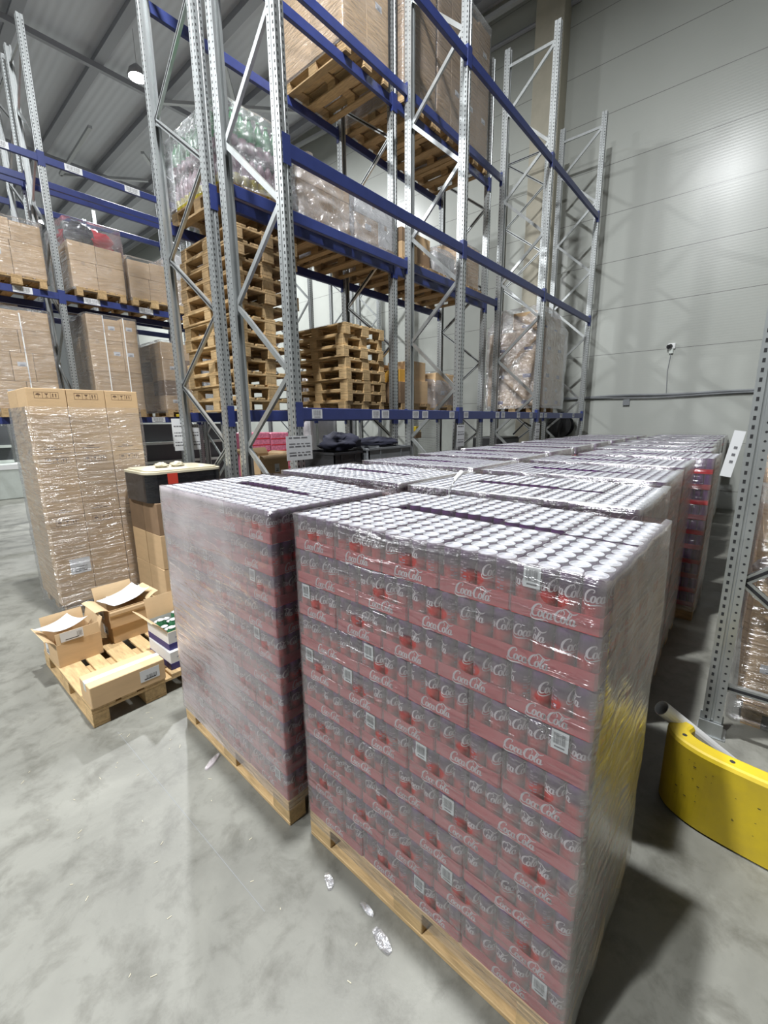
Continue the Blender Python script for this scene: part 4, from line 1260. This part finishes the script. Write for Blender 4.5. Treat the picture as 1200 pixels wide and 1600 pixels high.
# ------------------------------------------------------------------ tall carton stack on the left
t_ = pallet('pallet under the tall wrapped carton stack', (1.64, 5.66, 0), 0, 'oldwood', None, parts=False)
cw = [0.315, 0.335, 0.315]
z = 0.1445
for li, h in enumerate((0.925, 0.625, 0.62)):
    x = 0.995
    for i, w_ in enumerate(cw):
        for j in range(2):
            if j == 1 and i > 0: x_ = x
            if j == 1 and i > 0: continue
            lay = ['bottom', 'middle', 'top'][li]
            carton('tall brown carton with handling marks, %s row, %s' % (lay, '%s from left' % ORD[i] if j == 0 else 'rear left corner'), (x+w_/2, 5.40+0.395*j, z), (w_-.004, 0.39, h-.002), rnd.uniform(-.005, .005), 'card', 'cartons of the tall wrapped stack',
                   icons=j == 0, lines=li > 0 and j == 0, along='y', tape=False, sticker=('y', 0.02, h*.62, .12, .055) if (li == 1 and i == 2 and j == 0) else (('y', 0.05, h*.42, .18, .16) if li == 0 and i == 0 and j == 0 else None))
        x += w_
    z += h
wrap('shiny stretch film round the tall carton stack', (1.478, 5.60, 0), 0, 'wrap', 'stretch film on floor loads', L=0.99, W=0.82, z0=0.02, z1=2.14, seed=60, amp=0.012, nz=60, step=0.03, rad=0.02, freq=4)

# black wrapped load beside it
pallet('pallet under the black wrapped load', (2.10, 4.80, 0), PI/2, 'oldwood', None, parts=False)
for li, (h, mm) in enumerate(((0.36, 'card'), (0.36, 'card'), (0.33, 'card_dark'))):
    for i in range(2):
        for j in range(2):
            if i == 1 and j == 1: continue
            carton('brown carton under the black wrapped load, %s tier, %s' % (('lowest', 'middle', 'upper')[li], ('front left', 'front right', 'rear left')[i if j == 0 else 2]), (1.90+0.36*i, 4.62+0.36*j, 0.1445+sum((0.36, 0.36, 0.33)[:li])), (0.35, 0.35, h-.002), rnd.uniform(-.02, .02), mm, 'cartons under the black load')
t = thing('black_wrapped_bundle', 'black film wrapped bundle under a cream sheet, with a red and green mark', 'bundle', (2.08, 4.80, 1.196))
def rr_poly(hx, hy, r, n=6):
    out = []
    for cx, cy, a0 in ((hx-r, -hy+r, -PI/2), (hx-r, hy-r, 0), (-hx+r, hy-r, PI/2), (-hx+r, -hy+r, PI)):
        for k in range(n+1):
            a = a0+PI/2*k/n; out.append((cx+r*math.cos(a), cy+r*math.sin(a)))
    return out
mb = MB(); mb.prism(rr_poly(.40, .34, .12), 0, 0.30); link('film_skin', mb.mesh('film_skin', ['blackfilm']), t)
mb = MB(); mb.prism(rr_poly(.403, .343, .12), 0.282, 0.304); mb.prism(rr_poly(.37, .31, .10), 0.304, 0.318); link('cream_sheet', mb.mesh('cream_sheet', ['cream']), t)
mb = MB(); mb.box((-.21, -.345, .10), (-.11, -.341, .285), 0); mb.box((-.21, -.345, .02), (-.11, -.341, .098), 1); link('printed_mark', mb.mesh('printed_mark', ['redp', 'greenp']), t)
for i, x in enumerate((-.12, .05)):
    blob('film_scrap', 'crumpled cream scrap on the black bundle, %s' % ('left' if i == 0 else 'right'), 'scrap', (2.08+x, 4.80, 1.514), (.07, .06, .03), 'cream', 11+i, 0.5)

# ------------------------------------------------------------------ pallet of open boxes
OG = 'boxes on the small pallet at left'
pallet('wooden pallet carrying the open brown boxes at left', (1.045, 3.70, 0), PI/2, 'wood', None)
carton('long closed brown carton with white top tape at the pallet front', (0.885, 3.19, 0.1445), (0.47, 0.215, 0.155), 0.0, 'card', OG, along='x', tapem='cleartape', sticker=('y', 0.13, 0.085, .13, .085))
open_carton('open brown carton at the pallet left corner with a paper sheet', (0.795, 4.03, 0.1445), (0.30, 0.36, 0.185), 0.04, flaps=((-1, .09, 40), (1, .12, 12), (0, .085, -4), (2, .12, 12)), group=OG, sticker=(('x', 0.08, 0.08, .07, .09),))
mb = barcode_mb(0.15, 0.075, 4, True, (.72, .95, .2, .75))
tag(link('shipping_label', mb.mesh('shipping_label', ['paper', 'ink']), None, (0.76, 3.842, 0.382)), 'white shipping label on the raised flap of the left open carton', 'label')
def sheet(label, loc, w_, d_, rz, curl, tilt=0.0, seed=0):
    mb = MB(); n = 10; vs, fs = [], []
    for e in (0, 0.0008):
        for i in range(n+1):
            for j in range(n+1):
                x, y = w_*(i/n-.5), d_*(j/n-.5)
                vs.append((x, y, curl*((x/w_*2)**2)*0.5 + curl*0.6*((y/d_*2)**2)*(0.5+x/w_) + tilt*x + 0.008*noise.noise(Vector((x*9, y*9, seed))) - e))
    N_ = (n+1)**2
    for i in range(n):
        for j in range(n):
            a = i*(n+1)+j
            fs.append((a, a+n+1, a+n+2, a+1)); fs.append((N_+a, N_+a+1, N_+a+n+2, N_+a+n+1))
    mb.add(vs, fs)
    return tag(link('paper_sheet', mb.mesh('paper_sheet', ['paper'], True), None, loc, rz), label, 'paper', 'paper sheets on the open cartons')
sheet('curled white paper sheet poking out of the left open carton', (0.745, 4.06, 0.385), 0.30, 0.21, 0.5, 0.05, -0.10, 1)
open_carton('brown carton with hanging front flap under the upper open carton', (1.21, 4.10, 0.1445), (0.31, 0.32, 0.145), 0.02, flaps=(), group=OG, sticker=(('x', 0.0, 0.08, .10, .07),))
open_carton('open brown carton at the pallet back with paper sheets on top', (1.20, 4.09, 0.2925), (0.32, 0.33, 0.155), 0.03, flaps=((-1, .10, 65), (1, .11, 50), (0, .12, 172), (2, .12, 15)), group=OG, sticker=(('x', 0.02, 0.09, .13, .09),))
sheet('large white paper sheet lying on the back open carton', (1.22, 4.08, 0.470), 0.33, 0.25, 0.25, 0.05, 0.08, 2)
sheet('second white paper sheet half under the large sheet', (1.25, 4.16, 0.455), 0.27, 0.22, -0.2, 0.03, 0.05, 3)
def print_carton(label, loc, d, rz, opened):
    if opened:
        t = open_carton(label, loc, d, rz, 'card_white', flaps=((-1, .15, 35), (1, .15, 40), (0, .001, 0), (2, .17, 8)), group=OG)
        for c in t.children:
            if c.name.startswith('flap'): c.data.materials[0] = M['card_in']
    else:
        t = tag(link('printed_carton', carton_mesh(d, 'card_white'), None, loc, rz), label, 'box', OG)
    x, y = d[0]/2, d[1]/2
    mb = MB(); e = 0.0012
    mb.box((-x-e, -y-e, 0), (x+e, -y, d[2]*.36)); mb.box((-x-e, -y, 0), (-x, y+e, d[2]*.36))
    mb.quad((-x*.6, -y-e, d[2]*.62), (-x*.1, -y-e, d[2]*.62), (-x*.1, -y-e, d[2]*.66), (-x*.6, -y-e, d[2]*.66))
    for q in range(3): mb.quad((x*(.1+.2*q), -y-e, d[2]*.48), (x*(.2+.2*q), -y-e, d[2]*.48), (x*(.2+.2*q), -y-e, d[2]*.82), (x*(.1+.2*q), -y-e, d[2]*.82))
    link('navy_band', mb.mesh('navy_band', ['navy']), t)
    return t
print_carton('white carton with navy base band, lower of two beside the can pallet', (1.315, 3.34, 0.1445), (0.25, 0.38, 0.145), 0.0, False)
print_carton('opened white carton with navy base band, upper of two, holding cans', (1.325, 3.36, 0.290), (0.25, 0.36, 0.145), 0.02, True)
GC = MB(); GC.lathe([(0, 0), (.024, 0), (.029, .008), (.029, .10), (.024, .112), (.0255, .114), (.0255, .117), (.023, .117), (.021, .112), (0, .113)], 16, [1, 1, 0, 0, 1, 1, 1, 1, 1])
GCM = GC.mesh('food_can', ['greenp', 'alu'], True)
for i in range(3):
    for j in range(5):
        tag(link('food_can', GCM, None, (1.325-.07+.07*i, 3.36-.13+.065*j, 0.298+(0.035 if (i+j) % 3 == 0 else 0))), 'small silver topped can in the opened white carton, %s row, %s' % (ORD[j], ('left', 'centre', 'right')[i]), 'can', 'cans in the opened white carton')

# ------------------------------------------------------------------ yellow guard, tube, right rack
def guard():
    t = thing('rack_end_guard', 'yellow curved steel rack end guard on the floor at right', 'rack guard', (0, 0, 0))
    path = [(2.54, 0.145), (2.48, 0.165), (2.42, 0.158), (2.355, 0.11), (2.305, 0.01), (2.28, -0.13), (2.26, -0.36), (2.23, -0.76), (2.20, -1.2)]
    pts = [Vector((p.x, p.y)) for p in spline([(a, b, 0) for a, b in path], 5)]
    th = 0.10
    prof = [(0, 0.01), (0, 0.40), (0.008, 0.415), (0.02, 0.42), (th-.02, 0.42), (th-.008, 0.415), (th, 0.40), (th, 0.01)]
    vs, fs, n = [], [], len(prof)
    for i, p in enumerate(pts):
        d = (pts[min(i+1, len(pts)-1)]-pts[max(0, i-1)]).normalized()
        nr = Vector((-d.y, d.x))
        if True: nr = nr      # points to the inner side of the curve
        for o_, z in prof: vs.append((p.x+nr.x*o_, p.y+nr.y*o_, z))
    for i in range(len(pts)-1):
        for k in range(n-1): fs.append((i*n+k, i*n+k+1, (i+1)*n+k+1, (i+1)*n+k))
        fs.append((i*n+n-1, i*n, (i+1)*n, (i+1)*n+n-1))
    fs.append(tuple(range(n))[::-1]); fs.append(tuple((len(pts)-1)*n+k for k in range(n)))
    mb = MB(); mb.add(vs, fs); link('guard_rail', mb.mesh('guard_rail', ['yellow']), t)
    def at(i, o_, z):
        d = (pts[i+1]-pts[i-1]).normalized(); nr = Vector((-d.y, d.x)); return Vector((pts[i].x+nr.x*o_, pts[i].y+nr.y*o_, z))
    for i in (14, 24, 33):
        p = at(i, 0.05, 0.4205)
        mb = MB(); mb.prism([(p.x+.011*math.cos(2*PI*k/10), p.y+.011*math.sin(2*PI*k/10)) for k in range(10)], 0.4195, 0.4206)
        link('bolt_hole', mb.mesh('bolt_hole', ['scuff']), t)
    mb = MB(); r2 = random.Random(5)
    a, b = at(32, -.0012, .03), at(36, -.0012, .03)
    mb.quad(a, b, b+Vector((0, 0, .03)), a+Vector((0, 0, .035)))
    for q in range(26):
        i = r2.randint(16, 30); s_ = r2.uniform(.004, .012); z = r2.uniform(.06, .36)
        p = at(i, -.0012, z); q_ = at(i+1, -.0012, z); d = (q_-p).normalized()
        mb.quad(p, p+d*s_, p+d*s_+Vector((0, 0, s_*.4)), p+Vector((0, 0, s_*.4)))
    link('scuff_marks', mb.mesh('scuff_marks', ['scuff']), t)
    return t
guard()
a, b = Vector((2.475, 0.205, 0.478)), Vector((2.80, -0.225, 0.036))
mb = MB(); d = (b-a).normalized(); u = d.cross(Vector((0, 0, 1))).normalized(); v = u.cross(d)
n = 18; vs = []
for p, r in ((a, .040), (b, .040), (b, .036), (a, .036)):
    for k in range(n): vs.append(p+u*r*math.cos(2*PI*k/n)+v*r*math.sin(2*PI*k/n))
mb.add(vs, [(i*n+k, i*n+(k+1) % n, ((i+1) % 4)*n+(k+1) % n, ((i+1) % 4)*n+k) for i in range(4) for k in range(n)])
tag(link('cardboard_tube', mb.mesh('cardboard_tube', ['white'])), 'white hollow tube leaning on the yellow guard', 'tube')

pallet('pallet under the wrapped cartons in the right rack', (4.02, -0.55, 0), 0, 'oldwood', None, parts=False)
z = 0.1445
for li, (h, nx, mm) in enumerate(((0.74, 2, 'card'), (0.34, 2, 'card'), (0.22, 3, 'card'))):
    for i in range(nx):
        for j in range(2):
            if i > 0 and j > 0: continue
            w_ = 1.16/nx
            carton('right rack brown carton, %s tier, %s' % (('bottom', 'middle', 'top')[li], ('near corner' if i == 0 and j == 1 else 'aisle side %s' % ORD[i]) if True else ''), (3.44+w_*(i+.5), -0.11-0.42*(.5+(j if i == 0 else 0)), z), (w_-.006, 0.414, h-.002), rnd.uniform(-.006, .006), mm, 'cartons in the right rack',
                   along='y', tape=li == 0, sticker=('x', 0.05, h*.35, .14, .06) if (li == 0 and j == 0 and i == 0) else None)
    z += h
wrap('shiny stretch film round the cartons in the right rack', (4.02, -0.53, 0), 0, 'wrap', 'stretch film on floor loads', L=1.19, W=0.88, z0=0.02, z1=1.46, seed=70, amp=0.014, nz=40, step=0.04, rad=0.03, freq=4, fold=0.2, flare=0.02)
for i in range(4):
    rack_load('%s floor load along the right rack' % ORD[i+1], 4.78+1.28*i, -1.08, 0.0, 1.18, 0.98, [(0.5, [.6, .6], 2), (0.5, [.6, .6], 2), (0.40+.1*(i % 2), [.6, .6], 2)], 'wrap', seed=80+i, group='cartons in the right rack', parts=False)
blob('film_bundle', 'pale film bundle stuffed on the right rack cartons', 'film', (3.58, -0.26, 1.455), (.14, .13, .10), 'cream', 21, .35)
blob('film_bundle', 'crumpled clear film bulging over the middle carton tier', 'film', (3.44, -0.30, 0.97), (.10, .2, .14), 'wrapcrumple', 22, .5)
mb = MB(); mb.T = Matrix.Rotation(0.14, 4, 'X'); mb.box((-.002, -.022, -.26), (0, .03, 0)); mb.T = mb.T @ Matrix.Rotation(-PI/2, 4, 'Z')
for q in range(3): mb.quad((-.008, -.003, -.10-.04*q), (.008, -.003, -.10-.04*q), (.008, -.003, -.086-.04*q), (-.008, -.003, -.086-.04*q), 1)
tag(link('hanging_card', mb.mesh('hanging_card', ['paper', 'greyink']), None, (3.142, 0.072, 1.90)), 'white card hanging on the perforated upright at right', 'card')

# paper notices tied to the uprights
def notice(label, loc, w_, h_, rz, seed):
    mb = MB(); mb.box((-w_/2, 0, -h_/2), (w_/2, 0.0015, h_/2), 0)
    r2 = random.Random(seed)
    for q in range(7):
        z = h_*(.40-.12*q)
        x = -w_*.40
        while x < w_*.34:
            l = r2.uniform(.05, .14)*w_*2
            if q not in (1, 4): mb.quad((x, -.0006, z), (min(x+l, w_*.42), -.0006, z), (min(x+l, w_*.42), -.0006, z+h_*(.035 if q % 3 else .05)), (x, -.0006, z+h_*(.035 if q % 3 else .05)), 1)
            x += l+w_*.05
    return tag(link('paper_notice', mb.mesh('paper_notice', ['paper', 'greyink']), None, loc, rz), label, 'notice', 'paper notices on the rack uprights')
notice('white printed notice on the front left upright behind the cans', (2.54, 3.185, 1.74), 0.29, 0.22, -0.03, 1)
notice('white printed notice on the middle front upright', (5.40, 3.185, 1.76), 0.20, 0.30, 0, 2)
notice('white printed notice on the front upright near the end wall', (8.22, 3.185, 1.72), 0.20, 0.36, 0, 3)
notice('left of two plain notices on the far upright by the black bundle', (2.47, 5.475, 1.86), 0.11, 0.34, PI, 4)
notice('blank notice beside the left rear upright', (2.47, 5.44, 1.80), 0.12, 0.32, 0, 5)
notice('narrow blank notice right of the left rear upright', (2.69, 5.44, 1.80), 0.10, 0.32, 0, 6)

# ------------------------------------------------------------------ by the end wall
t = thing('security_camera', 'small white dome camera on the end wall with a cable', 'camera', (WX, 1.70, 3.50))
mb = MB(); mb.box((-.05, -.07, -.03), (0, .07, .09), 0, .012); link('housing', mb.mesh('housing', ['white']), t)
mb = MB(); mb.tube([(-.05, .02, .03), (-.12, .05, .01)], .045, 12); link('lens', mb.mesh('lens', ['black']), t)
mb = MB(); mb.box((-.05, -.04, -.13), (0, .04, -.03), 0, .01); link('bracket', mb.mesh('bracket', ['lgrey']), t)
mb = MB(); mb.tube([(-.015, 0, -.12), (-.015, .03, -.5), (-.015, .0, -.98)], .008, 6); link('cable', mb.mesh('cable', ['grey']), t)
t = thing('mesh_fence', 'grey wire mesh fence behind the loaded rack', 'fence', (9.4, 7.2, 0))
mb = MB()
for i in range(45): mb.box((.05*i-.0015, -.0015, .1), (.05*i+.0015, .0015, 2.0))
for i in range(39): mb.box((0, -.0015, .1+.05*i-.0015), (2.2, .0015, .1+.05*i+.0015))
link('wire_mesh', mb.mesh('wire_mesh', ['grey']), t)
for x in (0, 2.2):
    mb = MB(); mb.box((x-.03, -.03, 0), (x+.03, .03, 2.06)); link('post', mb.mesh('post', ['blue']), t)
t = thing('switch_box', 'grey switch box with a yellow lid on the mesh fence', 'switch box', (9.75, 7.17, 1.55))
mb = MB(); mb.box((-.14, -.10, -.05), (.14, 0, .12), 0, .01); link('box_body', mb.mesh('box_body', ['card_dark']), t)
mb = MB(); mb.box((-.13, -.11, .13), (.09, 0, .27), 0, .01); link('yellow_lid', mb.mesh('yellow_lid', ['yellow']), t)
mb = MB(); mb.box((9.9, 4.7, 0), (10.9, 5.5, 1.55), 0, .03); mb.box((9.95, 4.68, 1.2), (10.85, 4.70, 1.5), 1)
for q in range(5): mb.box((10.0, 4.66, .9+.05*q), (10.8, 4.70, .92+.05*q), 1)
tag(link('compressor_cabinet', mb.mesh('compressor_cabinet', ['black', 'grey'])), 'low black machine cabinet under the rack by the end wall', 'cabinet')
mb = MB(); mb.box((10.0, 6.0, 0), (10.35, 6.5, 2.05), 0, .02)
tag(link('grey_cabinet', mb.mesh('grey_cabinet', ['lgrey'])), 'pale upright cabinet beside the black machine', 'cabinet')
t = thing('hose_reel', 'black hose reel with hanging hose at the end wall', 'hose reel', (WX-.16, 3.95, 1.80))
mb = MB(); mb.tube([(-.14, 0, 0), (.14, 0, 0)], .10, 16)
for x in (-.13, .10): mb.prism([(0, 0)], 0, 0) if False else mb.tube([(x, 0, 0), (x+.03, 0, 0)], .30, 24)
link('drum', mb.mesh('drum', ['black']), t)
mb = MB()
for k in range(4): mb.tube([(-.08+.05*k, (.17+.015*(k % 2))*math.cos(2*PI*i/20), (.17+.015*(k % 2))*math.sin(2*PI*i/20)) for i in range(21)], .024, 6)
mb.tube([(-.05, .18, 0), (-.08, .28, -.3), (-.1, .2, -.9), (-.2, -.1, -1.5), (-.3, -.5, -1.77)], .022, 6)
link('hose', mb.mesh('hose', ['black']), t)
mb = MB(); mb.box((.13, -.06, -.3), (.16, .06, .35)); link('wall_bracket', mb.mesh('wall_bracket', ['grey']), t)
mb = MB()
pts = [(10.9, 3.6, 2.20), (10.95, 4.0, 2.24), (11.0, 4.15, 2.1)]
mb.tube([(10.2, 4.55, 1.62), (10.5, 4.4, 1.9), (10.9, 4.3, 1.75), (11.4, 4.0, 1.95)], .02, 6)
tag(link('loose_cable', mb.mesh('loose_cable', ['black'])), 'loose black cable looped above the black machine', 'cable')

# ------------------------------------------------------------------ litter on the floor
def scrap(label, loc, s_, rz, seed, m_='wrapcrumple'):
    mb = MB(); n, k_ = 14, 6; vs, fs = [], []
    for i in range(n+1):
        for j in range(k_+1):
            x, y = s_[0]*(i/n-.5), s_[1]*(j/k_-.5)*(0.5+0.6*math.sin(PI*i/n))
            vs.append((x, y+.02*noise.noise(Vector((x*14, seed, 0))), 0.010+0.012*abs(noise.noise(Vector((x*22+seed, y*30, seed))))))
    for i in range(n):
        for j in range(k_): a = i*(k_+1)+j; fs.append((a, a+k_+1, a+k_+2, a+1))
    mb.add(vs, fs); vs2 = [(x, y, max(0.001, z-0.010)) for x, y, z in vs]
    mb.add(vs2, [f[::-1] for f in fs])
    return tag(link('film_scrap', mb.mesh('film_scrap', [m_], False), None, loc, rz), label, 'film scrap', 'film scraps on the floor')
scrap('small clear film scrap beside the nearest pallet, rear one', (0.985, 1.18, 0), (.07, .03), 0.9, 1)
scrap('clear film scrap beside the nearest pallet, middle of its side', (0.965, 0.86, 0), (.10, .04), 1.4, 2)
scrap('pale film scrap beside the front pallet of the left row', (1.00, 2.22, 0), (.12, .03), 0.4, 3, 'wrapmilky')
scrap('thin film strip hanging low along the nearest pallet', (1.01, 0.98, 0), (.07, .02), 1.6, 4)
mb = MB(); r2 = random.Random(11)
for q in range(40):
    x, y = r2.uniform(0.2, 0.95), r2.uniform(0.4, 3.0); a = r2.uniform(0, PI); l = r2.uniform(.006, .03)
    mb.bar((x, y, .0012), (x+l*math.cos(a), y+l*math.sin(a), .0012), .0022, .0018)
o = tag(link('straw_specks', mb.mesh('straw_specks', ['cream'])), 'pale specks and splinters scattered on the concrete floor', 'specks'); o['kind'] = 'stuff'
